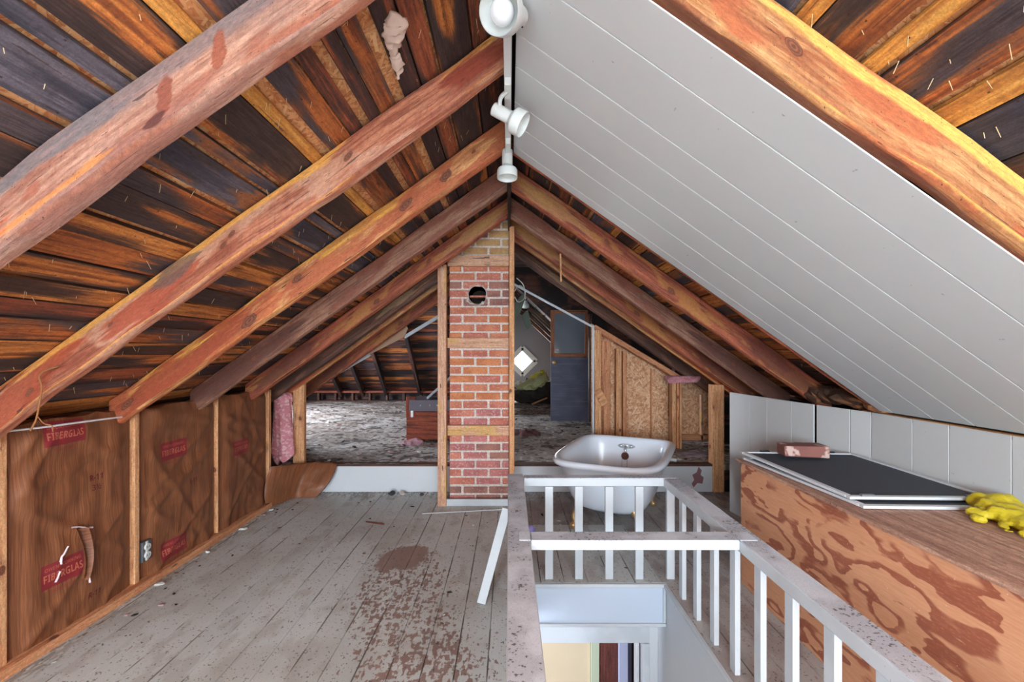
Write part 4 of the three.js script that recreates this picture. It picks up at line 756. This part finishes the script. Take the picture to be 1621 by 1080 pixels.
// nest of cobweb clinging to the roof boards
{
  const pts = []; for (let k = 0; k <= 6; k++) { const s = k / 6, X = mix(0.3, 0.37, s) + 0.012 * Math.sin(s * 5), D = mix(1.2, 1.42, s); pts.push(V3(-X, YU + RH - ML * X - 0.012 + 0.0 * s, -D)); }
  const cv = new THREE.CatmullRomCurve3(pts), g = new THREE.TubeGeometry(cv, 40, 0.03, 16, false), p = g.attributes.position;
  for (let i = 0; i < p.count; i++) { const k = Math.floor(i / 17) / 40, c = cv.getPoint(k), f = (k < 0.12 ? Math.sqrt(Math.max(0.01, 1 - (1 - k / 0.12) ** 2)) : 1) * mix(1.0, 0.5, sst(0.15, 0.6, k)) * (1 - 0.7 * sst(0.8, 1, k)); p.setXYZ(i, c.x + (p.getX(i) - c.x) * f * 1.05, c.y + (p.getY(i) - c.y) * f * 0.55, c.z + (p.getZ(i) - c.z) * f); }
  lumpy(g, 0.01, 90, 9); solo('cobweb_nest', g, plain(214, 186, 170, 1), 'pale fluffy cobweb nest stuck to the roof boards', 'cobweb');
}
// dry vine or cord hanging from the second left rafter
solo('dangling_rope', mergeGeometries([tube([W(68, 588, 1.5), W(62, 596, 1.5), W(66, 612, 1.5), W(62, 640, 1.5), W(57, 665, 1.5), W(48, 682, 1.5)], 0.003, 30, 6), tube([W(60, 660, 1.5), W(70, 671, 1.5), W(82, 674, 1.5), W(84, 684, 1.5)], 0.002, 16, 5), tube([W(68, 588, 1.5), W(78, 584, 1.5), W(92, 580, 1.5)], 0.0035, 10, 5)]), plain(150, 96, 58, 0.9), 'frayed brown cord hanging from the long reddish rafter', 'rope');
solo('wood_sliver', strut(W(887, 402, 3.22), W(888, 446, 3.22), 0.012, 0.022, lumber, 0.002, V3(0, 0, 1)), lumber, 'short pale wood strip hanging below the right rafters', 'wood strip');

// ------------------------------------------------------------------ strand board wall behind the tub
{
  const w = struct('wall_right_partition', 'stud wall backed with strand board behind the bathtub'), D = 4.6;
  const outl = [[936, 512], [1075, 597], [1160, 640], [1160, 730], [936, 730]].map(([x, y]) => W(x, y, 4.75)).map((v) => [v.x, v.y]);
  part('strand_board', uvm(poly([outl[0], outl[1], [W(1058, 0, 4.75).x, outl[1][1] + 0.05], [W(1058, 0, 4.75).x, STEP], [outl[4][0], STEP]].map((p, i) => (i === 1 ? [W(1058, 0, 4.75).x, W(0, 588, 4.75).y] : p)).filter((_, i) => i !== 2), 4.75, 4.762), 0, osb), osb, w);
  part('strand_board', uvm(poly([[1064, 588], [1128, 620], [1128, 730], [1064, 730]].map(([x, y]) => W(x, y, 5.0)).map((v) => [v.x, Math.max(STEP, v.y)]), 5.0, 5.012), 0, osb), osb, w);
  const stud = (pa, pb, top, m, d = D, t = 0.09) => { const a = W(pa, top, d), b = W(pb, top, d); part('stud', bar(a.x, b.x, STEP, a.y, -d - t, -d, m, 0.003, 1), m, w); };
  stud(942, 952, 523, lumber, 4.5); stud(956, 966, 540, lumberOrange); stud(975.5, 984, 552, lumber); stud(986, 992, 556, lumberOrange);
  stud(1030.5, 1032.5, 584, lumberOrange, 4.72, 0.03); stud(1064, 1070, 600, lumber, 4.45); stud(1071, 1075, 602, lumberOrange, 4.47); stud(1076.5, 1079.5, 607, lumber, 4.45); stud(1110, 1113, 625, lumberPale, 4.9, 0.06);
  part('blocking', strut(W(946, 632, 4.48), W(957, 626, 4.48), 0.02, 0.17, lumber, 0.003), lumber, w);
  part('sloped_plate', strut(W(940, 518, 4.58), W(1072, 597, 4.58), 0.09, 0.05, lumberOrange, 0.004), lumberOrange, w).userData.label = 'orange sloped top plate';
  part('bottom_rail', bar(W(1058, 0, 4.9).x, W(1128, 0, 4.9).x, STEP, STEP + 0.06, -4.95, -4.9, lumberOrange), lumberOrange, w);
  const dark = W(1068, 0, 4.9);
  part('closing_wall', bar(1.95, 2.6, 0.0, 1.1, -5.3, -5.2, dimWood, 0), dimWood, w);
}
solo('pink_insulation', lumpy(new RoundedBoxGeometry(0.3, 0.06, 0.12, 8, 0.028).translate(W(1082, 598, 4.42).x, W(0, 600, 4.42).y, -4.42), 0.04, 20, 33), pinkWool, 'scrap of pink insulation on top of the double stud', 'insulation');

// ------------------------------------------------------------------ rooms beyond
{
  const wp = struct('wall_partition', 'wall round the opening to the rooms beyond');
  const s = new THREE.Shape([[-4.7, -0.1], [2.7, -0.1], [2.7, 2.75], [-4.7, 2.75]].map(([x, y]) => new THREE.Vector2(x, y)));
  s.holes.push(new THREE.Path([[-2.45, STEP - 0.05], [2.2, STEP - 0.05], [2.2, EYE + 1.1 - MR * 2.2], [0, EYE + 1.1], [-2.2, EYE + 1.1 - ML * 2.2], [-2.45, EYE + 1.1 - ML * 2.45]].map(([x, y]) => new THREE.Vector2(x, y))));
  part('upper_wall', uvm(new THREE.ExtrudeGeometry(s, { depth: 0.06, bevelEnabled: false }).translate(0, 0, -4.74), 0, dimWood), dimWood, wp);
  const c2 = struct('ceiling_001', 'dark roofs of the rooms beyond');
  // wing roof falling away to a far eave: boards across, rafters down the slope
  const eD = 8.9, eY = 0.36, rD = 6.7, rY = 2.42, m = (rY - eY) / (eD - rD), ang = Math.atan(m), L = Math.hypot(rY - eY, eD - rD), nb = 15;
  for (let k = 0; k < nb; k++) {
    const a = k / nb, b = (k + 1) / nb - 0.004, mid = (a + b) / 2, mm = [R[3], R[0], dimWood, R[1]][k % 4], g = uvm(new RoundedBoxGeometry(4.3, 0.02, L * (b - a), 1, 0.003), 0, mm);
    g.rotateX(-ang); part('roof_board', g.translate(-2.5, mix(eY, rY, mid) + 0.1 + hash(k, 3, 3) * 0.01, -mix(eD, rD, mid)), mm, c2);
  }
  part('roof_deck', new THREE.BoxGeometry(4.4, 0.02, L + 0.1).rotateX(-ang).translate(-2.5, (eY + rY) / 2 + 0.14, -(eD + rD) / 2), dimWood, c2);
  for (const px of [520, 555, 592, 645, 700, 745]) { const p = W(px + 20, 628, eD - 0.05), x = p.x; part('rafter', strut(V3(x, eY + 0.0, -eD + 0.02), V3(x, rY + 0.0, -rD), 0.06, 0.12, dimWood, 0.004, V3(0, 1, 0)), dimWood, c2); }
  part('flat_ceiling', bar(-4.7, 2.7, 2.5, 2.56, -6.75, -4.7, dimWood, 0), dimWood, c2);
  part('closing_gable', poly([[0, 2.3], [0, 2.6], [2.7, 2.6], [2.7, 0.2], [2.26, 0.2]], 6.68, 6.74), dimWood, c2);
  part('eave_plate', bar(-4.6, -0.4, STEP, STEP + 0.02, -8.95, -8.75, oldWood), oldWood, c2);
  for (let k = 0; k < 12; k++) part('eave_block', bar(-4.5 + k * 0.34, -4.46 + k * 0.34, STEP + 0.02, STEP + 0.17, -8.9, -8.8, oldWood), oldWood, c2);
  part('eave_plate', bar(-4.6, -0.4, STEP + 0.17, STEP + 0.21, -8.95, -8.78, redWood), redWood, c2);
  // gabled room with the diamond window
  const gm = 0.93, gy = 2.32;
  for (let k = 0; k < 16; k++) { const a = k * 0.145, b = a + 0.14, mm = [R[1], R[3], dimWood, R[0]][k % 4]; part('roof_board', slopedBoard(1, gm, a, b, gy + hash(k, 5, 5) * 0.01, 0.02, 6.7, 10.0, mm), mm, c2); }
  part('roof_deck', slopedBoard(1, gm, 0, 2.4, gy + 0.05, 0.02, 6.7, 10.05, dimWood), dimWood, c2);
  for (const d of [7.4, 8.3, 9.2]) part('rafter', rafterGeo(1, d, 0.045, 0.01, 2.2, gy - 0.1, 0.1, gm, 61, 0.004, 14), RM.dark, c2);
  part('low_wall', bar(2.35, 2.45, 0, 0.6, -10.1, -6.7, dimWood, 0), dimWood, c2);
  part('side_wall', bar(2.64, 2.7, 0, 2.6, -6.75, -4.7, dimWood, 0), dimWood, c2);
  part('gable_side', bar(-0.36, 0.03, 2.28, 2.6, -10.05, -6.7, dimWood, 0), dimWood, c2);
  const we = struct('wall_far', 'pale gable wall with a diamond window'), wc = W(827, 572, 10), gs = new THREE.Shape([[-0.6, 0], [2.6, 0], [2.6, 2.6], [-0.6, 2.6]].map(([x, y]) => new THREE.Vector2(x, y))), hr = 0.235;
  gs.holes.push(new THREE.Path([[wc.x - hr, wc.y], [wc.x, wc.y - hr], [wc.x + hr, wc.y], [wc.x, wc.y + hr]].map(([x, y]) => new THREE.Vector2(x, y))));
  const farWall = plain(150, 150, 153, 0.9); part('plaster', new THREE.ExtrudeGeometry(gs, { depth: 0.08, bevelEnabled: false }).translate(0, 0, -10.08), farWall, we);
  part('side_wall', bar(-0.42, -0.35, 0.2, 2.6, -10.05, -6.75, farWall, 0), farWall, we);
  const wn = struct('window_3', 'small diamond-shaped window in the far gable');
  for (let k = 0; k < 4; k++) { const a = k * Math.PI / 2, p = V3(wc.x + Math.cos(a) * 0.31, wc.y + Math.sin(a) * 0.31, -9.985), q = V3(wc.x + Math.cos(a + Math.PI / 2) * 0.31, wc.y + Math.sin(a + Math.PI / 2) * 0.31, -9.985); part('window_frame', strut(p, q, 0.03, 0.1, plain(222, 222, 214, 0.6), 0.002, V3(Math.cos(a + Math.PI / 4), Math.sin(a + Math.PI / 4), 0)), plain(222, 222, 214, 0.6), wn); }
  part('pane', new THREE.BoxGeometry(0.36, 0.36, 0.004).rotateZ(Math.PI / 4).translate(wc.x, wc.y, -10.03), glass, wn);
  // end of the wing with its window
  const wl = struct('wall_wing', 'outer wall of the far wing with a window'), ls = new THREE.Shape([[4.7, 0], [9.1, 0], [9.1, 2.6], [4.7, 2.6]].map(([x, y]) => new THREE.Vector2(x, y)));
  ls.holes.push(new THREE.Path([[5.55, 0.7], [6.85, 0.7], [6.85, 1.8], [5.55, 1.8]].map(([x, y]) => new THREE.Vector2(x, y))));
  part('plaster', new THREE.ExtrudeGeometry(ls, { depth: 0.1, bevelEnabled: false }).rotateY(Math.PI / 2).translate(-4.7, 0, 0), farWall, wl);
  part('end_wall', bar(-4.7, -0.35, 0, 2.6, -9.1, -9.0, dimWood, 0), dimWood, wl);
  const w5 = struct('window_4', 'window of the far wing'); for (const [a, b, c, d] of [[5.55, 5.62, 0.7, 1.8], [6.78, 6.85, 0.7, 1.8], [5.62, 6.78, 0.7, 0.77], [5.62, 6.78, 1.73, 1.8], [5.62, 6.78, 1.22, 1.27]]) part('window_frame', bar(-4.67, -4.62, c, d, -b, -a, white), white, w5);
  part('pane', new THREE.BoxGeometry(0.004, 1.0, 1.2).translate(-4.645, 1.25, -6.2), glass, w5);
}
{ // half-glazed door standing open in the far room
  const t = thing('half_glazed_door', 'dark blue-grey door with a glass upper panel, standing in the far room', 'door');
  const D = 6.2, a = W(872, 665, D), b = W(931, 491, D), x0 = a.x, x1 = b.x, y0 = STEP + 0.012, y1 = b.y, gy = W(0, 561, D).y, th = 0.035;
  const paintT = tex(256, 512, (u, v) => { const f = fbm(u, v, 6, 10, 4, 961), s = fbm(u, v, 60, 4, 3, 963); let c = mix3([86, 88, 112], [64, 62, 78], f); c = mix3(c, [112, 108, 116], sst(0.6, 0.75, s) * 0.5); return c; }), paint = mat({ map: paintT }, 0.6, 1.2, 0.6);
  part('lower_panel', bar(x0, x1, y0, gy - 0.04, -D - th, -D, paint, 0.003, 1), paint, t);
  const fr = woodMat({ w: 512, h: 64, len: 1, wid: 0.15, seed: 967, light: [176, 112, 72], mid: [140, 82, 52], dark: [96, 54, 36] });
  for (const [xa, xb, ya, yb] of [[x0, x0 + 0.05, gy - 0.038, y1], [x1 - 0.045, x1, gy - 0.038, y1], [x0 + 0.051, x1 - 0.046, gy - 0.038, gy + 0.012], [x0 + 0.051, x1 - 0.046, y1 - 0.05, y1]]) part('glass_frame', bar(xa, xb, ya, yb, -D - th, -D + 0.004, fr, 0.003), fr, t);
  part('pane', new THREE.BoxGeometry(x1 - x0 - 0.09, y1 - gy - 0.06, 0.006).translate((x0 + x1) / 2, (y1 + gy) / 2 - 0.02, -D - 0.017), new THREE.MeshPhysicalMaterial({ color: sRGB(170, 176, 186), roughness: 0.06, transmission: 0.6, thickness: 0 }), t);
  const kb = W(877.5, 574, D); const k = part('knob', aim(new THREE.LatheGeometry([[0, 0], [0.03, 0], [0.03, 0.004], [0.011, 0.008], [0.011, 0.03], [0.026, 0.04], [0.03, 0.052], [0.022, 0.066], [0, 0.07]].map(([x, y]) => new THREE.Vector2(x, y)), 20), V3(0, 0, 1), V3(kb.x, kb.y, -D)), brass, t); k.userData.label = 'round brass knob';
  settle(t);
  const j = struct('trim_3', 'dark frame of the far door'); part('jamb', bar(W(932.5, 0, D).x, W(937, 0, D).x, STEP, 1.75, -D - 0.08, -D + 0.02, oldWood, 0.003, 1), oldWood, j);
}
{ // chest with its lid open
  const t = thing('storage_chest', 'reddish-brown chest with open lid on the far floor left of the chimney', 'chest'), D = 4.85, a = W(643, 702, D), b = W(735, 632, D), dep = 0.42;
  part('body', bar(a.x, b.x, STEP + 0.012, 0.56, -D - dep, -D, redWood, 0.008, 0), redWood, t);
  const trim = plain(104, 92, 104, 0.5); part('rim_band', bar(a.x + 0.03, b.x + 0.004, 0.562, 0.69, -D - dep - 0.004, -D + 0.006, trim, 0.006), trim, t); part('corner_block', bar(a.x - 0.003, a.x + 0.1, 0.5, 0.72, -D - 0.05, -D + 0.004, redWood, 0.004), redWood, t);
  for (const x of [0.16, 0.26, 0.34]) part('stud_nail', new THREE.SphereGeometry(0.009, 10, 8).translate(a.x + x, 0.63, -D + 0.008), chrome, t);
  part('latch', bar(a.x + 0.05, a.x + 0.08, 0.5, 0.57, -D, -D + 0.012, chrome, 0.002), chrome, t);
  const lid = plain(176, 178, 186, 0.5); part('lid', strut(V3(a.x + 0.22, 0.7, -D - 0.16), V3(a.x + 0.6, 1.04, -D - 0.16), 0.26, 0.025, lid, 0.004), lid, t).userData.label = 'grey lid leaning open';
  settle(t);
}
{ // things hanging in the gabled room
  const t = thing('hanging_socket', 'pale lamp socket dangling on a cord beyond the chimney', 'lamp socket'), D = 6.5, p = W(832, 482, D);
  part('cord', tube([W(818, 440, D), W(828, 450, D), W(831, 462, D), W(832, 474, D)], 0.008, 20, 6), plain(200, 204, 196, 0.7), t);
  part('socket', new THREE.LatheGeometry([[0, 0.06], [0.03, 0.06], [0.035, 0.02], [0.055, 0.0], [0.055, -0.05], [0.03, -0.06], [0, -0.06]].map(([x, y]) => new THREE.Vector2(x, y)), 18).translate(p.x, p.y, p.z), plain(206, 214, 206, 0.5), t); settle(t);
  solo('dangling_cable', tube([W(814, 462, 5.2), W(822, 452, 5.2), W(831, 460, 5.2), W(829, 474, 5.2), W(820, 478, 5.2), W(815, 470, 5.2)], 0.006, 30, 6), plain(214, 206, 190, 0.7), 'looped pale cable beyond the chimney stud', 'cable');
  const gd = (pts, d, label) => { const g = lumpy(uvm(poly(pts.map(([x, y]) => W(x, y, d)).map((v) => [v.x, v.y]), d, d + 0.03), 1, farFloor), 0.01, 9, 5); solo('drywall_scrap', g, plain(124, 134, 120, 0.9), label, 'drywall'); };
  gd([[815, 480], [828, 463], [831, 474], [822, 500], [815, 510]], 6.2, 'grey-green drywall scrap hanging left of the dangling socket');
  gd([[826, 500], [836, 490], [842, 515], [834, 522]], 6.9, 'dark drywall scrap hanging below the dangling socket');
}
{ // heap of insulation and rubbish under the gable
  const r = rng(5150);
  const heap = (px, py, D, w, h, d, m, label, cat, rot = 0, name = 'insulation_scrap') => { const p = W(px, py, D); solo(name, lumpy(new THREE.IcosahedronGeometry(0.5, 5).scale(w, h, d).rotateZ(rot), Math.min(w, h) * 0.45, 7 / Math.max(w, 0.2), Math.floor(px)).translate(p.x, p.y, p.z), m, label, cat); };
  const rub = mat({ map: farTex, color: sRGB(150, 130, 120) }, 1, 1, 1);
  heap(848, 622, 8.6, 1.0, 0.42, 0.8, plain(70, 58, 54, 0.95), 'dark rubbish heap under the diamond window', 'rubbish', 0, 'rubbish_heap');
  heap(846, 606, 8.3, 0.62, 0.2, 0.5, plain(206, 206, 150, 0.95), 'pale yellow-green insulation batt on the rubbish heap', 'insulation', 0.45);
  heap(852, 594, 8.4, 0.3, 0.1, 0.2, plain(226, 216, 70, 0.95), 'bright yellow insulation scrap on top of the rubbish heap', 'insulation', 0.5);
  heap(822, 613, 8.9, 0.3, 0.16, 0.3, plain(214, 214, 206, 0.95), 'white lump of debris left of the yellow-green insulation', 'debris', 0.3);
  solo('broken_lath', strut(W(842, 640, 7.6), W(866, 630, 7.8), 0.03, 0.02, lumber, 0.002), lumber, 'broken lath lying before the rubbish heap', 'lath');
  heap(835, 688, 5.3, 0.34, 0.1, 0.3, plain(112, 78, 78, 0.95), 'brownish-pink heap of plaster crumbs on the far floor', 'debris', 0, 'plaster_crumbs');
  heap(652, 702, 4.7, 0.24, 0.07, 0.16, plain(186, 140, 148, 0.95), 'pinkish insulation scrap at the corner of the chest', 'insulation');
  heap(1100, 720, 4.2, 0.3, 0.05, 0.2, plain(150, 132, 140, 0.95), 'greyish rubble on the step left of the right post', 'rubble', 0, 'rubble_patch');
  // litter on both floors
  const N = 900, g = new THREE.IcosahedronGeometry(0.5, 0), im = new THREE.InstancedMesh(g, plain(255, 255, 255, 0.95), N), q = new THREE.Object3D(), c = new THREE.Color();
  for (let i = 0; i < N; i++) {
    const far = r() < 0.75; let X, D, y;
    if (far) { X = r() < 0.6 ? -3.6 + r() * 3.1 : -0.05 + r() * 1.9; D = SDF + 0.1 + Math.pow(r(), 1.3) * 4.4; y = STEP + 0.006; } else { const e = r(); X = e < 0.3 ? -1.84 + Math.pow(r(), 2) * 0.3 : -1.8 + r() * 2.6; D = e < 0.3 ? 1.7 + r() * 2 : 1.7 + Math.pow(r(), 0.5) * 2.1; y = 0.001; if (X > 0.02 && X < 0.84 && D < 2.4) X = -0.3; }
    const s = far ? 0.008 + Math.pow(r(), 3) * 0.05 : 0.003 + Math.pow(r(), 4) * 0.02; q.position.set(X, y + s * 0.1, -D); q.rotation.set(0, r() * 6, (r() - 0.5) * 0.4); q.scale.set(s * (0.6 + r() * 2), s * 0.35, s); q.updateMatrix(); im.setMatrixAt(i, q.matrix);
    const k = r(); if (k < 0.45) c.copy(sRGB(50, 42, 40)); else if (k < 0.65) c.copy(sRGB(120, 92, 80)); else if (k < 0.85) c.copy(sRGB(210, 206, 202)); else c.copy(sRGB(186, 150, 150)); im.setColorAt(i, c);
  }
  im.name = 'floor_litter'; im.userData.kind = 'stuff'; tag(im, 'small crumbs and chips littering the floors', 'litter'); scene.add(shade(im));
}
// small things on the main floor
solo('white_lath', strut(W(668, 814, 3.31).setY(0.004), W(800, 803, 3.4).setY(0.004), 0.012, 0.006, white, 0.001), white, 'thin white lath lying on the floor before the chimney', 'lath');
solo('wood_splinter', strut(W(540, 827, 0).set(-1.02, 0.004, -3.15), V3(-0.88, 0.004, -3.1), 0.012, 0.006, redWood, 0.001), redWood, 'reddish splinter lying on the grey floor boards', 'splinter');
{
  const p = V3(0.145, 0, -2.92), t = thing('wrapper_scrap', 'small purple and white wrapper beside a black scrap behind the railing', 'scrap');
  part('wrapper', lumpy(new THREE.SphereGeometry(0.03, 16, 12).scale(0.8, 1, 0.7).translate(p.x, 0.03, p.z), 0.02, 40, 3), plain(150, 140, 214, 0.4), t); part('black_scrap', lumpy(new THREE.SphereGeometry(0.04, 16, 12).scale(1.2, 0.3, 0.6).translate(p.x + 0.05, 0.014, p.z + 0.06), 0.016, 40, 3), plain(34, 32, 38, 0.6), t); settle(t);
}
for (const [px, D, w, h, m, label] of [[619, 3.72, 0.05, 0.045, plain(60, 58, 62, 0.9), 'dark stone chip on the floor at the foot of the white step'], [637, 3.75, 0.06, 0.03, plain(200, 186, 176, 0.9), 'pale plaster chip beside the dark stone chip at the step'], [667, 3.74, 0.03, 0.024, plain(66, 60, 58, 0.9), 'small dark chip near the left chimney stud at the step']]) {
  const x = (px - VX) * D / FOC; solo('plaster_chip', lumpy(new THREE.IcosahedronGeometry(0.5, 3).scale(w, h, w * 0.8), 0.016, 50, px).translate(x, h * 0.46, -D), m, label, 'chip');
}

[[1712, 0.05], [1760, 0.03], [1835, 0.06], [1890, 0.035]].forEach(([k, w], i) => {
  const D = 2.2 + i * 0.36 + 0.1, words = ['nearest', 'second', 'third', 'farthest'][i];
  solo('plaster_flake', lumpy(new THREE.IcosahedronGeometry(0.5, 3).scale(w, 0.014, w * 0.6), 0.008, 60, k).translate(-1.815, 0.0075, -D), plain(214, 208, 202, 0.9), words + ' of four white plaster flakes along the foot of the left knee wall', 'flake', 'flakes along the left knee wall');
});

renderer.render(scene, camera);
